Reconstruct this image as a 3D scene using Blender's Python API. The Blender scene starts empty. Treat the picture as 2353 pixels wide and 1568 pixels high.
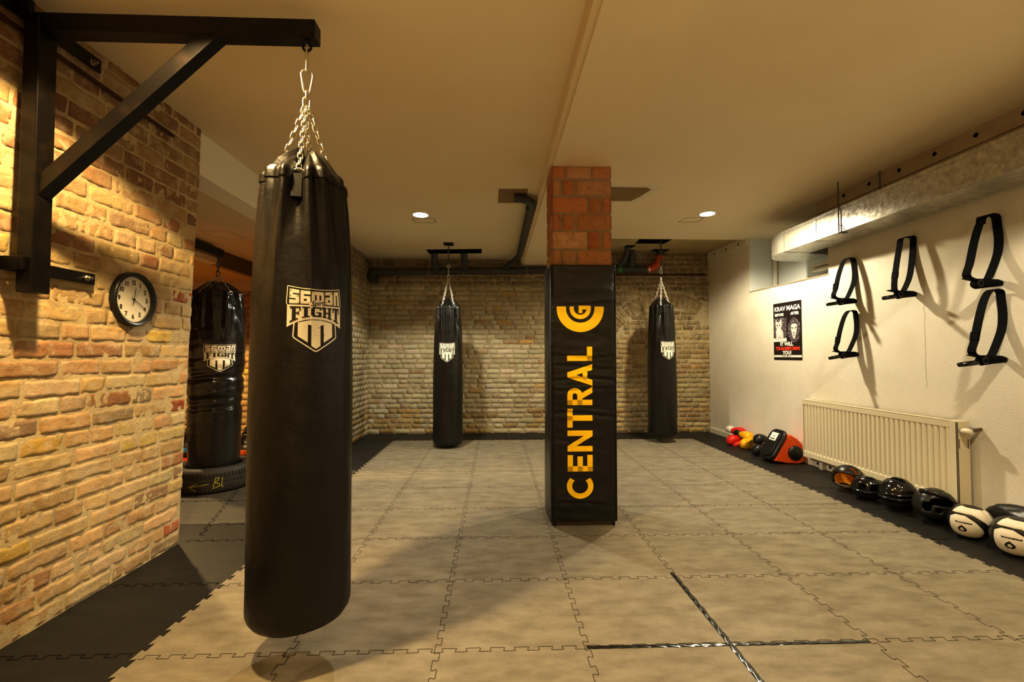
import bpy, bmesh, math, random
from mathutils import Vector, Matrix, noise

PI = math.pi
R = math.radians
C = bpy.context.scene.collection
sc = bpy.context.scene

# ------------------------------------------------------------------ materials
def nd(nt, typ, **kw):
    n = nt.nodes.new(typ)
    for k, v in kw.items():
        if k in n.inputs:
            n.inputs[k].default_value = v
        else:
            setattr(n, k, v)
    return n

def mat(name, col, rough=0.6, metal=0.0, spec=0.5, col2=None, nscale=6.0, nstretch=(1, 1, 1), nlo=0.35, nhi=0.7,
        bump=0.0, bscale=60.0, bdist=0.01, rough2=None, coat=0.0, attr=None, emit=None, detail=6.0, bdetail=4.0):
    m = bpy.data.materials.new(name)
    m.use_nodes = True
    nt = m.node_tree
    b = nt.nodes['Principled BSDF']
    b.inputs['Base Color'].default_value = (*col, 1)
    b.inputs['Roughness'].default_value = rough
    b.inputs['Metallic'].default_value = metal
    b.inputs['Specular IOR Level'].default_value = spec
    b.inputs['Coat Weight'].default_value = coat
    b.inputs['Coat Roughness'].default_value = 0.1
    tc = nd(nt, 'ShaderNodeTexCoord')
    mp = nd(nt, 'ShaderNodeMapping')
    mp.inputs['Scale'].default_value = nstretch
    nt.links.new(tc.outputs['Object'], mp.inputs['Vector'])
    src = None
    if attr:
        a = nd(nt, 'ShaderNodeAttribute')
        a.attribute_name = attr
        src = a.outputs['Color']
    if col2 is not None:
        no = nd(nt, 'ShaderNodeTexNoise', Scale=nscale, Detail=detail, Roughness=0.62)
        nt.links.new(mp.outputs[0], no.inputs['Vector'])
        mr = nd(nt, 'ShaderNodeMapRange')
        mr.inputs['From Min'].default_value = nlo
        mr.inputs['From Max'].default_value = nhi
        nt.links.new(no.outputs['Fac'], mr.inputs['Value'])
        mx = nd(nt, 'ShaderNodeMix', data_type='RGBA')
        if src:
            nt.links.new(src, mx.inputs[6])
        else:
            mx.inputs[6].default_value = (*col, 1)
        mx.inputs[7].default_value = (*col2, 1)
        nt.links.new(mr.outputs[0], mx.inputs[0])
        src = mx.outputs[2]
        if rough2 is not None:
            rr = nd(nt, 'ShaderNodeMapRange')
            rr.inputs['From Min'].default_value = nlo
            rr.inputs['From Max'].default_value = nhi
            rr.inputs['To Min'].default_value = rough
            rr.inputs['To Max'].default_value = rough2
            nt.links.new(no.outputs['Fac'], rr.inputs['Value'])
            nt.links.new(rr.outputs[0], b.inputs['Roughness'])
    if src:
        nt.links.new(src, b.inputs['Base Color'])
    if bump:
        bn = nd(nt, 'ShaderNodeTexNoise', Scale=bscale, Detail=bdetail, Roughness=0.6)
        nt.links.new(tc.outputs['Object'], bn.inputs['Vector'])
        bp = nd(nt, 'ShaderNodeBump', Strength=bump, Distance=bdist)
        nt.links.new(bn.outputs['Fac'], bp.inputs['Height'])
        nt.links.new(bp.outputs[0], b.inputs['Normal'])
    if emit:
        b.inputs['Emission Color'].default_value = (*emit[:3], 1)
        b.inputs['Emission Strength'].default_value = emit[3]
    return m

def brick_mat(name, speck=(0.62, 0.52, 0.36), dark=(0.12, 0.07, 0.03), amount=0.35, mott=(0.40, 0.24, 0.11)):
    m = bpy.data.materials.new(name)
    m.use_nodes = True
    nt = m.node_tree
    b = nt.nodes['Principled BSDF']
    b.inputs['Roughness'].default_value = 0.92
    b.inputs['Specular IOR Level'].default_value = 0.15
    tc = nd(nt, 'ShaderNodeTexCoord')
    a = nd(nt, 'ShaderNodeAttribute')
    a.attribute_name = 'col'
    def mixstep(src, col, scale, lo, hi, amt, detail=5):
        no = nd(nt, 'ShaderNodeTexNoise', Scale=scale, Detail=detail, Roughness=0.65)
        nt.links.new(tc.outputs['Object'], no.inputs['Vector'])
        mr = nd(nt, 'ShaderNodeMapRange')
        mr.inputs['From Min'].default_value = lo
        mr.inputs['From Max'].default_value = hi
        mr.inputs['To Max'].default_value = amt
        nt.links.new(no.outputs['Fac'], mr.inputs['Value'])
        mx = nd(nt, 'ShaderNodeMix', data_type='RGBA')
        nt.links.new(mr.outputs[0], mx.inputs[0])
        nt.links.new(src, mx.inputs[6])
        mx.inputs[7].default_value = (*col, 1)
        return mx.outputs[2]
    s = a.outputs['Color']
    s = mixstep(s, mott, 9, 0.48, 0.70, 0.55)
    s = mixstep(s, speck, 16, 0.5, 0.68, 0.7)
    s = mixstep(s, dark, 26, 0.56, 0.75, amount)
    s = mixstep(s, dark, 90, 0.6, 0.72, amount * 0.9)
    s = mixstep(s, speck, 3.0, 0.45, 0.75, 0.3)
    nt.links.new(s, b.inputs['Base Color'])
    bn = nd(nt, 'ShaderNodeTexNoise', Scale=60, Detail=8, Roughness=0.72)
    nt.links.new(tc.outputs['Object'], bn.inputs['Vector'])
    bp = nd(nt, 'ShaderNodeBump', Strength=0.85, Distance=0.008)
    nt.links.new(bn.outputs['Fac'], bp.inputs['Height'])
    nt.links.new(bp.outputs[0], b.inputs['Normal'])
    return m

M = {}
M['ceil'] = mat('cream_ceiling_paint', (0.79, 0.69, 0.50), 0.9, spec=0.2, col2=(0.75, 0.64, 0.44), nscale=1.2, nlo=0.4, nhi=0.8, bump=0.06, bscale=40)
M['ceil_rough'] = mat('rough_old_ceiling', (0.50, 0.42, 0.22), 0.9, spec=0.2, col2=(0.36, 0.28, 0.13), nscale=3, bump=0.3, bscale=18, bdist=0.02)
M['header'] = mat('pale_header_paint', (0.88, 0.84, 0.74), 0.9, spec=0.2, bump=0.05, bscale=40)
M['side_ceil'] = mat('warm_side_ceiling', (0.74, 0.62, 0.43), 0.9, spec=0.2)
M['plaster'] = mat('textured_white_plaster', (0.78, 0.74, 0.655), 0.92, spec=0.15, col2=(0.70, 0.645, 0.53), nscale=1.6, nlo=0.45, nhi=0.8, bump=0.42, bscale=105, bdist=0.010, bdetail=3.0)
M['niche'] = mat('smooth_white_board', (0.66, 0.69, 0.68), 0.85, spec=0.2)
M['brick'] = brick_mat('old_yellow_brick')
M['brick_b'] = brick_mat('old_pale_brick', speck=(0.55, 0.48, 0.31), dark=(0.10, 0.07, 0.03), amount=0.5, mott=(0.36, 0.28, 0.16))
M['brick_r'] = brick_mat('red_clay_brick', speck=(0.50, 0.29, 0.15), dark=(0.12, 0.03, 0.01), amount=0.6, mott=(0.45, 0.16, 0.06))
M['mat_grey'] = mat('grey_foam_mat', (0.275, 0.243, 0.182), 0.55, spec=0.3, col2=(0.15, 0.126, 0.090), nscale=5.5, nstretch=(1.0, 2.2, 1), nlo=0.36, nhi=0.78, bump=0.22, bscale=240, bdist=0.004, rough2=0.72, detail=12)
M['mat_black'] = mat('black_foam_mat', (0.017, 0.0155, 0.013), 0.55, spec=0.28, col2=(0.028, 0.025, 0.021), nscale=4.0, nstretch=(1, 2.5, 1), nlo=0.45, nhi=0.8, bump=0.2, bscale=240, bdist=0.004)
M['mat_side'] = mat('lit_black_mat', (0.075, 0.068, 0.053), 0.55, spec=0.4, col2=(0.05, 0.045, 0.036), nscale=4.0, nstretch=(1, 2.5, 1), nlo=0.4, nhi=0.75, bump=0.2, bscale=240, bdist=0.004)  # black mat with the side-room light put into its colour
M['seam'] = mat('dark_seam', (0.05, 0.042, 0.032), 0.9, spec=0.1)
M['seam_b'] = mat('black_seam', (0.008, 0.008, 0.007), 0.9, spec=0.1)
M['mat_red'] = mat('red_floor_mat', (0.45, 0.05, 0.015), 0.6)
M['vinyl'] = mat('black_vinyl', (0.0062, 0.005, 0.004), 0.33, spec=0.45, col2=(0.011, 0.0085, 0.006), nscale=5, rough2=0.45, bump=0.22, bscale=7, bdist=0.03)
M['vinyl_gloss'] = mat('glossy_black_vinyl', (0.010, 0.009, 0.009), 0.2, spec=0.6, bump=0.15, bscale=12, bdist=0.02)
M['vinyl_pad'] = mat('black_pad_vinyl', (0.007, 0.0062, 0.0055), 0.31, spec=0.48, bump=0.3, bscale=7, bdist=0.03)
M['webbing'] = mat('black_webbing', (0.0045, 0.0045, 0.0042), 0.8, spec=0.1, bump=0.15, bscale=300, bdist=0.001)
M['tab'] = mat('grey_black_webbing_tab', (0.016, 0.015, 0.013), 0.7, spec=0.12, bump=0.15, bscale=260, bdist=0.001)
M['chrome'] = mat('zinc_chain_steel', (0.70, 0.67, 0.58), 0.33, metal=1.0)
M['chain_dark'] = mat('dark_chain_steel', (0.16, 0.15, 0.13), 0.4, metal=1.0)
M['steel_black'] = mat('black_painted_steel', (0.005, 0.0038, 0.003), 0.36, spec=0.3, col2=(0.02, 0.012, 0.007), nscale=7, nlo=0.5, nhi=0.8, bump=0.05, bscale=60)
M['bolt'] = mat('bolt_steel', (0.55, 0.50, 0.42), 0.35, metal=1.0)
M['cream_print'] = mat('cream_print_ink', (0.88, 0.83, 0.71), 0.6, spec=0.2, col2=(0.45, 0.41, 0.33), nscale=90, nlo=0.62, nhi=0.7)
M['black_print'] = mat('black_print_ink', (0.012, 0.011, 0.010), 0.5)
M['yellow_print'] = mat('amber_yellow_print', (0.93, 0.60, 0.012), 0.6, spec=0.2, col2=(0.86, 0.52, 0.010), nscale=8, nlo=0.45, nhi=0.8)
M['galv'] = mat('galvanised_sheet', (0.66, 0.635, 0.56), 0.36, metal=0.92, col2=(0.40, 0.38, 0.32), nscale=26, nlo=0.35, nhi=0.7, rough2=0.5, bump=0.3, bscale=55, bdist=0.004)
M['foil'] = mat('foil_tape', (0.46, 0.45, 0.41), 0.4, metal=0.85)
M['batten'] = mat('painted_timber_batten', (0.42, 0.34, 0.23), 0.85, spec=0.2, col2=(0.33, 0.25, 0.16), nscale=5)
M['hole'] = mat('black_void', (0.004, 0.003, 0.003), 0.95, spec=0.05)
M['radiator'] = mat('cream_radiator_enamel', (0.72, 0.655, 0.49), 0.4, spec=0.4)
M['grille'] = mat('radiator_grille', (0.36, 0.31, 0.22), 0.5)
M['valve'] = mat('ivory_valve_plastic', (0.78, 0.72, 0.58), 0.4)
M['brass'] = mat('old_brown_pipe', (0.16, 0.12, 0.09), 0.5, metal=0.5)
M['pvc'] = mat('grey_pvc_pipe', (0.052, 0.054, 0.050), 0.45, spec=0.4)
M['pvc_red'] = mat('orange_red_drain_pipe', (0.50, 0.075, 0.012), 0.5, spec=0.4)
M['conduit'] = mat('dark_red_conduit', (0.055, 0.008, 0.006), 0.55)
M['green'] = mat('green_sticker', (0.04, 0.25, 0.05), 0.5)
M['board'] = mat('raw_brown_board', (0.30, 0.215, 0.10), 0.9, spec=0.1, col2=(0.25, 0.17, 0.08), nscale=5)
M['filler'] = mat('white_filler', (0.72, 0.66, 0.52), 0.9, spec=0.1)
M['white_paint'] = mat('white_trim_paint', (0.74, 0.70, 0.60), 0.6, spec=0.3)
M['lens'] = mat('lit_lamp_lens', (0.9, 0.9, 0.9), 0.4, emit=(1.0, 0.97, 0.9, 22))
M['ring'] = mat('white_lamp_ring', (0.75, 0.72, 0.64), 0.4)
M['clock_black'] = mat('black_clock_plastic', (0.014, 0.013, 0.013), 0.35)
M['clock_face'] = mat('clock_face_paper', (0.80, 0.76, 0.66), 0.7, spec=0.2)
M['ink'] = mat('black_ink', (0.010, 0.009, 0.009), 0.6)
M['poster_black'] = mat('poster_black', (0.020, 0.014, 0.012), 0.5, spec=0.3)
M['poster_white'] = mat('poster_white', (0.82, 0.80, 0.76), 0.6, spec=0.2)
M['poster_red'] = mat('poster_red', (0.75, 0.07, 0.03), 0.6, spec=0.2)
M['photo_dark'] = mat('photo_dark_foliage', (0.06, 0.045, 0.055), 0.6, spec=0.2, col2=(0.42, 0.36, 0.39), nscale=55, nlo=0.48, nhi=0.7)
M['photo_mid'] = mat('photo_grey_fur', (0.36, 0.32, 0.31), 0.6, spec=0.2, col2=(0.16, 0.13, 0.13), nscale=70, nlo=0.45, nhi=0.7)
M['photo_light'] = mat('photo_light_fur', (0.70, 0.66, 0.63), 0.6, spec=0.2, col2=(0.48, 0.44, 0.42), nscale=60, nlo=0.5, nhi=0.75)
M['red_leather'] = mat('red_glove_leather', (0.66, 0.025, 0.012), 0.38, spec=0.45)
M['yellow_leather'] = mat('yellow_glove_leather', (0.82, 0.44, 0.008), 0.36, spec=0.45)
M['black_leather'] = mat('black_glove_leather', (0.014, 0.013, 0.013), 0.3, spec=0.5)
M['white_leather'] = mat('white_leather', (0.76, 0.72, 0.63), 0.45, spec=0.4, col2=(0.66, 0.61, 0.51), nscale=10)
M['red_pad'] = mat('orange_red_pad_leather', (0.92, 0.125, 0.016), 0.34, spec=0.45)
M['gloss_black'] = mat('glossy_black_shell', (0.009, 0.008, 0.008), 0.16, spec=0.6)
M['satin_black'] = mat('satin_black_leather', (0.014, 0.013, 0.012), 0.33, spec=0.5, bump=0.1, bscale=80)
M['lining_yellow'] = mat('amber_lining', (0.88, 0.45, 0.015), 0.8)
M['lining_black'] = mat('black_lining', (0.008, 0.007, 0.007), 0.85)
M['tyre'] = mat('tyre_rubber', (0.026, 0.024, 0.021), 0.62, spec=0.35, col2=(0.05, 0.045, 0.038), nscale=9, bump=0.2, bscale=120, bdist=0.003)
M['chalk'] = mat('yellow_chalk', (0.50, 0.46, 0.06), 0.9, spec=0.1)
M['iron'] = mat('black_cast_iron', (0.018, 0.017, 0.017), 0.42, spec=0.5)
M['blue'] = mat('blue_vinyl_band', (0.02, 0.25, 0.65), 0.4)
M['orange'] = mat('orange_vinyl_band', (0.70, 0.18, 0.02), 0.4)
M['greyband'] = mat('grey_vinyl_band', (0.45, 0.43, 0.42), 0.4)
M['tape'] = mat('glossy_black_tape', (0.010, 0.010, 0.011), 0.2, spec=0.7, coat=0.2)
M['vent'] = mat('cream_vent_casing', (0.60, 0.50, 0.33), 0.5)
M['beam_brown'] = mat('brown_painted_beam', (0.155, 0.10, 0.055), 0.8, spec=0.2)
M['ochre'] = mat('ochre_painted_soffit', (0.55, 0.34, 0.10), 0.85, spec=0.2)
M['tan_wall'] = mat('tan_painted_wall', (0.58, 0.43, 0.27), 0.85, spec=0.2)
M['rod'] = mat('threaded_steel_rod', (0.10, 0.09, 0.075), 0.5, metal=0.7)

def glass_mat():
    m = bpy.data.materials.new('clear_clock_glass')
    m.use_nodes = True
    nt = m.node_tree
    nt.nodes.remove(nt.nodes['Principled BSDF'])
    t = nd(nt, 'ShaderNodeBsdfTransparent')
    g = nd(nt, 'ShaderNodeBsdfGlossy', Roughness=0.08)
    f = nd(nt, 'ShaderNodeValue'); f.outputs[0].default_value = 0.04
    mx = nd(nt, 'ShaderNodeMixShader')
    nt.links.new(f.outputs[0], mx.inputs[0])
    nt.links.new(t.outputs[0], mx.inputs[1])
    nt.links.new(g.outputs[0], mx.inputs[2])
    nt.links.new(mx.outputs[0], nt.nodes['Material Output'].inputs['Surface'])
    return m
M['glass'] = glass_mat()

# ------------------------------------------------------------------ mesh builder
class MB:
    def __init__(s):
        s.v = []; s.f = []; s.mi = []
    def add(s, vs, fs, mi=0):
        o = len(s.v)
        s.v += [tuple(v) for v in vs]
        s.f += [tuple(i + o for i in f) for f in fs]
        s.mi += [mi] * len(fs)
        return s
    def box(s, c, d, rot=None, mi=0):
        hx, hy, hz = d[0] / 2, d[1] / 2, d[2] / 2
        vs = [Vector((x, y, z)) for x in (-hx, hx) for y in (-hy, hy) for z in (-hz, hz)]
        if rot is not None:
            vs = [rot @ v for v in vs]
        vs = [v + Vector(c) for v in vs]
        return s.add(vs, [(0, 1, 3, 2), (4, 6, 7, 5), (0, 4, 5, 1), (2, 3, 7, 6), (0, 2, 6, 4), (1, 5, 7, 3)], mi)
    def bx(s, x0, x1, y0, y1, z0, z1, mi=0):
        return s.box(((x0 + x1) / 2, (y0 + y1) / 2, (z0 + z1) / 2), (x1 - x0, y1 - y0, z1 - z0), None, mi)
    def tube(s, pts, r, n=12, mi=0, closed=False, cap=True, flat=None):
        pts = [Vector(p) for p in pts]
        N = len(pts)
        rs = r if isinstance(r, (list, tuple)) else [r] * N
        rings = []
        up = None
        for i, p in enumerate(pts):
            if closed:
                t = (pts[(i + 1) % N] - pts[i - 1])
            else:
                t = pts[min(i + 1, N - 1)] - pts[max(i - 1, 0)]
            t.normalize()
            if up is None:
                a = Vector((0, 0, 1)) if abs(t.z) < 0.9 else Vector((1, 0, 0))
                up = (a - t * a.dot(t)).normalized()
            else:
                up = (up - t * up.dot(t)).normalized()
            sd = t.cross(up)
            fx, fy = flat if flat else (1, 1)
            rings.append([p + (up * math.cos(2 * PI * k / n) * fx + sd * math.sin(2 * PI * k / n) * fy) * rs[i] for k in range(n)])
        vs = [v for rg in rings for v in rg]
        fs = []
        for i in range(N if closed else N - 1):
            j = (i + 1) % N
            for k in range(n):
                l = (k + 1) % n
                fs.append((i * n + k, i * n + l, j * n + l, j * n + k))
        if cap and not closed:
            fs.append(tuple(range(n))[::-1])
            fs.append(tuple((N - 1) * n + k for k in range(n)))
        return s.add(vs, fs, mi)
    def lathe(s, prof, n=32, mi=0, axis='z', c=(0, 0, 0), caps=False):
        vs = []; fs = []
        for (r, z) in prof:
            for k in range(n):
                a = 2 * PI * k / n
                p = (r * math.cos(a), r * math.sin(a), z)
                if axis == 'x': p = (z, r * math.cos(a), r * math.sin(a))
                if axis == 'y': p = (r * math.cos(a), z, r * math.sin(a))
                vs.append((p[0] + c[0], p[1] + c[1], p[2] + c[2]))
        for i in range(len(prof) - 1):
            for k in range(n):
                l = (k + 1) % n
                fs.append((i * n + k, i * n + l, (i + 1) * n + l, (i + 1) * n + k))
        if caps:
            fs.append(tuple(range(n))[::-1])
            fs.append(tuple((len(prof) - 1) * n + k for k in range(n)))
        return s.add(vs, fs, mi)
    def prism(s, poly, a, b, fn, mi=0):
        n = len(poly)
        vs = [fn(p[0], p[1], a) for p in poly] + [fn(p[0], p[1], b) for p in poly]
        fs = [tuple(range(n))[::-1], tuple(range(n, 2 * n))] + [(i, (i + 1) % n, n + (i + 1) % n, n + i) for i in range(n)]
        return s.add(vs, fs, mi)
    def build(s, name, mats, parent=None, smooth=False, bevel=0, seg=2, subsurf=0, recalc=True, auto=None):
        me = bpy.data.meshes.new(name)
        me.from_pydata(s.v, [], s.f)
        if not isinstance(mats, (list, tuple)):
            mats = [mats]
        for m in mats:
            me.materials.append(m)
        me.polygons.foreach_set('material_index', s.mi)
        if recalc:
            bm = bmesh.new(); bm.from_mesh(me)
            bmesh.ops.recalc_face_normals(bm, faces=bm.faces)
            bm.to_mesh(me); bm.free()
        if smooth:
            me.polygons.foreach_set('use_smooth', [True] * len(me.polygons))
        if auto:
            me.polygons.foreach_set('use_smooth', [True] * len(me.polygons))
            me.set_sharp_from_angle(angle=R(auto))
        me.update()
        o = bpy.data.objects.new(name, me)
        C.objects.link(o)
        if parent is not None:
            o.parent = parent
        if bevel:
            b = o.modifiers.new('bevel', 'BEVEL'); b.width = bevel; b.segments = seg; b.limit_method = 'ANGLE'
        if subsurf:
            b = o.modifiers.new('sub', 'SUBSURF'); b.levels = subsurf; b.render_levels = subsurf
        return o

def tag(o, label, cat, group=None, kind=None):
    o['label'] = label; o['category'] = cat
    if group: o['group'] = group
    if kind: o['kind'] = kind
    return o

def thing(name, label, cat, loc=(0, 0, 0), rz=0, group=None):
    o = bpy.data.objects.new(name, None)
    C.objects.link(o)
    o.location = loc; o.rotation_euler = (0, 0, rz)
    o.empty_display_size = 0.1
    return tag(o, label, cat, group)

def children(o):
    return [c for c in bpy.data.objects if c.parent == o]

def copy_tree(o, parent=None):
    c = o.copy(); C.objects.link(c); c.parent = parent
    for ch in children(o):
        if ch is not c:
            copy_tree(ch, c)
    return c

# ------------------------------------------------------------------ flat print (decals)
def text_tris(s, size, bold=0.0, shear=0.0, spacing=1.0):
    cu = bpy.data.curves.new('txt', 'FONT')
    cu.body = s; cu.size = size; cu.align_x = 'CENTER'; cu.align_y = 'CENTER'
    cu.fill_mode = 'FRONT'; cu.offset = bold; cu.shear = shear; cu.space_character = spacing
    cu.resolution_u = 4
    o = bpy.data.objects.new('txt', cu)
    C.objects.link(o)
    dg = bpy.context.evaluated_depsgraph_get()
    me = bpy.data.meshes.new_from_object(o.evaluated_get(dg))
    polys = [[(me.vertices[i].co.x, me.vertices[i].co.y) for i in p.vertices] for p in me.polygons]
    bpy.data.objects.remove(o); bpy.data.curves.remove(cu); bpy.data.meshes.remove(me)
    return polys

class Decal:
    def __init__(s): s.p = []
    def poly(s, pts, layer=0, mi=0): s.p.append((pts, layer, mi)); return s
    def rect(s, x0, y0, x1, y1, layer=0, mi=0): return s.poly([(x0, y0), (x1, y0), (x1, y1), (x0, y1)], layer, mi)
    def text(s, t, size, x, y, layer=0, mi=0, bold=0.0, shear=0.0, sx=1.0, sy=1.0, rot=0.0, spacing=1.0, fit=None):
        ps = text_tris(t, size, bold, shear, spacing)
        if fit:
            xs = [q[0] for p in ps for q in p]; ys = [q[1] for p in ps for q in p]
            w, h = max(xs) - min(xs), max(ys) - min(ys)
            cx, cy = (max(xs) + min(xs)) / 2, (max(ys) + min(ys)) / 2
            ps = [[((q[0] - cx) * fit[0] / w, (q[1] - cy) * fit[1] / h) for q in p] for p in ps]
        c, sn = math.cos(rot), math.sin(rot)
        for p in ps:
            s.poly([(x + (q[0] * sx) * c - (q[1] * sy) * sn, y + (q[0] * sx) * sn + (q[1] * sy) * c) for q in p], layer, mi)
        return s
    def line(s, pts, w, layer=0, mi=0, closed=False):
        n = len(pts)
        P = [Vector(p) for p in pts]
        L = []; Rr = []
        for i in range(n):
            a = P[i - 1] if (i > 0 or closed) else P[i]
            b = P[(i + 1) % n] if (i < n - 1 or closed) else P[i]
            d1 = (P[i] - a); d2 = (b - P[i])
            if d1.length < 1e-9: d1 = d2
            if d2.length < 1e-9: d2 = d1
            d1 = d1.normalized(); d2 = d2.normalized()
            n1 = Vector((-d1.y, d1.x)); n2 = Vector((-d2.y, d2.x))
            m = (n1 + n2)
            m = m / max(0.35, m.length_squared / 2) * 1.0
            L.append(P[i] + m * w / 2); Rr.append(P[i] - m * w / 2)
        for i in range(n if closed else n - 1):
            j = (i + 1) % n
            s.poly([tuple(L[i]), tuple(Rr[i]), tuple(Rr[j]), tuple(L[j])], layer, mi)
        return s
    def build(s, name, mats, fn, parent=None, step=None, axis='x', smooth=True):
        bm = bmesh.new()
        for pts, layer, mi in s.p:
            vs = [bm.verts.new((p[0], p[1], layer)) for p in pts]
            try:
                f = bm.faces.new(vs); f.material_index = mi
            except ValueError:
                pass
        bmesh.ops.triangulate(bm, faces=[f for f in bm.faces if len(f.verts) > 4])
        if step:
            for ax in axis:
                k = 0 if ax == 'x' else 1
                lo = min(v.co[k] for v in bm.verts); hi = max(v.co[k] for v in bm.verts)
                t = lo + step
                nrm = (1, 0, 0) if k == 0 else (0, 1, 0)
                while t < hi:
                    co = (t, 0, 0) if k == 0 else (0, t, 0)
                    bmesh.ops.bisect_plane(bm, geom=bm.verts[:] + bm.edges[:] + bm.faces[:], plane_co=co, plane_no=nrm)
                    t += step
        for v in bm.verts:
            v.co = fn(v.co.x, v.co.y, v.co.z)
        me = bpy.data.meshes.new(name)
        bm.to_mesh(me); bm.free()
        for m in (mats if isinstance(mats, (list, tuple)) else [mats]):
            me.materials.append(m)
        if smooth:
            me.polygons.foreach_set('use_smooth', [True] * len(me.polygons))
        o = bpy.data.objects.new(name, me)
        C.objects.link(o)
        if parent is not None: o.parent = parent
        return o

def arc(cx, cy, r, a0, a1, n=24):
    return [(cx + r * math.cos(R(a0 + (a1 - a0) * i / n)), cy + r * math.sin(R(a0 + (a1 - a0) * i / n))) for i in range(n + 1)]

# ------------------------------------------------------------------ key dimensions (metres)
ZL, ZB, ZR, ZRB = 2.74, 2.635, 2.83, 2.87          # left ceiling, beam soffit, right ceiling, rear right ceiling
YB = 7.2                                            # rear wall
YN = -2.6                                           # wall behind the camera
def wallx(y):                                       # right wall plan
    P_ = [(-3, 3.58), (4.2, 3.57), (4.9, 3.55), (6.2, 3.48), (7.4, 3.42)]
    for (a, xa), (b, xb) in zip(P_, P_[1:]):
        if y <= b:
            return xa + (xb - xa) * (y - a) / (b - a)
    return 3.42

# ------------------------------------------------------------------ brick walls
def brick_wall(name, fn, U, Vh, course, lens, colfn, material, seed, joint=0.013, res=0.018, depth=0.009, relief=0.004, mortar=(0.50, 0.41, 0.25), skip=None, wob=0.004, extra=None):
    rnd = random.Random(seed)
    vs, fs, cs = [], [], []
    sv = Vector((seed * 3.1, seed * 1.7, 0))
    def nz(u, v, k):
        return noise.noise(Vector((u * k, v * k, seed * 0.37)) + sv)
    # mortar bed
    g = 0.035
    nu, nv = max(1, int(U / g)), max(1, int(Vh / g))
    for j in range(nv + 1):
        for i in range(nu + 1):
            u, v = U * i / nu, Vh * j / nv
            n_ = 0.0035 * nz(u, v, 9) + 0.003 * nz(u, v, 23)
            vs.append(fn(u, v, n_))
            k = 0.86 + 0.28 * nz(u, v, 5)
            cs.append((mortar[0] * k, mortar[1] * k, mortar[2] * k, 1))
    for j in range(nv):
        for i in range(nu):
            a = j * (nu + 1) + i
            fs.append((a, a + 1, a + nu + 2, a + nu + 1))
    def brick(pts4, d, col, nx, ny):
        """pts4: 4 corners in u,v (bl, br, tr, tl)"""
        o = len(vs)
        chip = [rnd.random() for _ in range(4)]
        for j in range(ny + 1):
            for i in range(nx + 1):
                s, t = i / nx, j / ny
                # squeeze border samples for a rounded arris
                ss = 0.0 if i == 0 else 1.0 if i == nx else (0.018 + 0.964 * (i - 1) / max(1, nx - 2)) if nx > 2 else 0.5
                tt = 0.0 if j == 0 else 1.0 if j == ny else (0.045 + 0.91 * (j - 1) / max(1, ny - 2)) if ny > 2 else 0.5
                b0 = [pts4[0][k] * (1 - ss) + pts4[1][k] * ss for k in (0, 1)]
                b1 = [pts4[3][k] * (1 - ss) + pts4[2][k] * ss for k in (0, 1)]
                u = b0[0] * (1 - tt) + b1[0] * tt
                v = b0[1] * (1 - tt) + b1[1] * tt
                edge = (i in (0, nx)) or (j in (0, ny))
                u2 = u + wob * nz(u, v, 17) * (1 if edge else 0.6)
                v2 = v + wob * nz(u + 5, v + 9, 17) * (1 if edge else 0.6)
                if edge:
                    n_ = -0.004
                else:
                    n_ = d + relief * 0.8 * nz(u, v, 11) + relief * 0.7 * nz(u, v, 34) + relief * 0.35 * nz(u, v, 80)
                    if (i in (1, nx - 1)) and (j in (1, ny - 1)):
                        n_ -= 0.004 * chip[(i == 1) * 2 + (j == 1)]
                vs.append(fn(u2, v2, n_))
                cs.append(col)
        for j in range(ny):
            for i in range(nx):
                a = o + j * (nx + 1) + i
                fs.append((a, a + 1, a + nx + 2, a + nx + 1))
    row = 0
    v = 0.0
    while v < Vh - 0.02:
        h = min(course, Vh - v)
        u = -rnd.random() * 0.2
        while u < U:
            L = lens(row, rnd)
            u0, u1 = max(u, 0), min(u + L - joint, U)
            u += L
            if u1 - u0 < 0.03: continue
            uc, vc = (u0 + u1) / 2, v + h / 2
            if skip and skip(uc, vc): continue
            j1 = rnd.uniform(-0.003, 0.003); j2 = rnd.uniform(-0.003, 0.003)
            a0, a1 = v + joint * 0.5 + j1, v + h - joint * 0.5 + j2
            tl = rnd.uniform(-0.0025, 0.0025)
            d = depth * rnd.uniform(0.35, 1.25)
            brick([(u0, a0), (u1, a0 + tl), (u1, a1 + tl), (u0, a1)], d, (*colfn(uc, vc, rnd), 1), max(4, int((u1 - u0) / res)), max(4, int(h / res)))
        v += course
        row += 1
    if extra:
        for pts, col in extra(rnd):
            brick(pts, depth * rnd.uniform(0.4, 1.2), (*col, 1), 5, 8)
    me = bpy.data.meshes.new(name)
    me.from_pydata([tuple(p) for p in vs], [], fs)
    a = me.color_attributes.new('col', 'FLOAT_COLOR', 'POINT')
    a.data.foreach_set('color', [c for col in cs for c in col])
    me.materials.append(material)
    me.polygons.foreach_set('use_smooth', [True] * len(me.polygons))
    o = bpy.data.objects.new(name, me)
    C.objects.link(o)
    o['kind'] = 'structure'
    return o

def pick(rnd, pal):
    t = rnd.random() * sum(w for w, _ in pal)
    for w, c in pal:
        t -= w
        if t <= 0: break
    k = rnd.uniform(0.82, 1.15)
    return tuple(min(1, x * k * rnd.uniform(0.95, 1.05)) for x in c)

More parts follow.
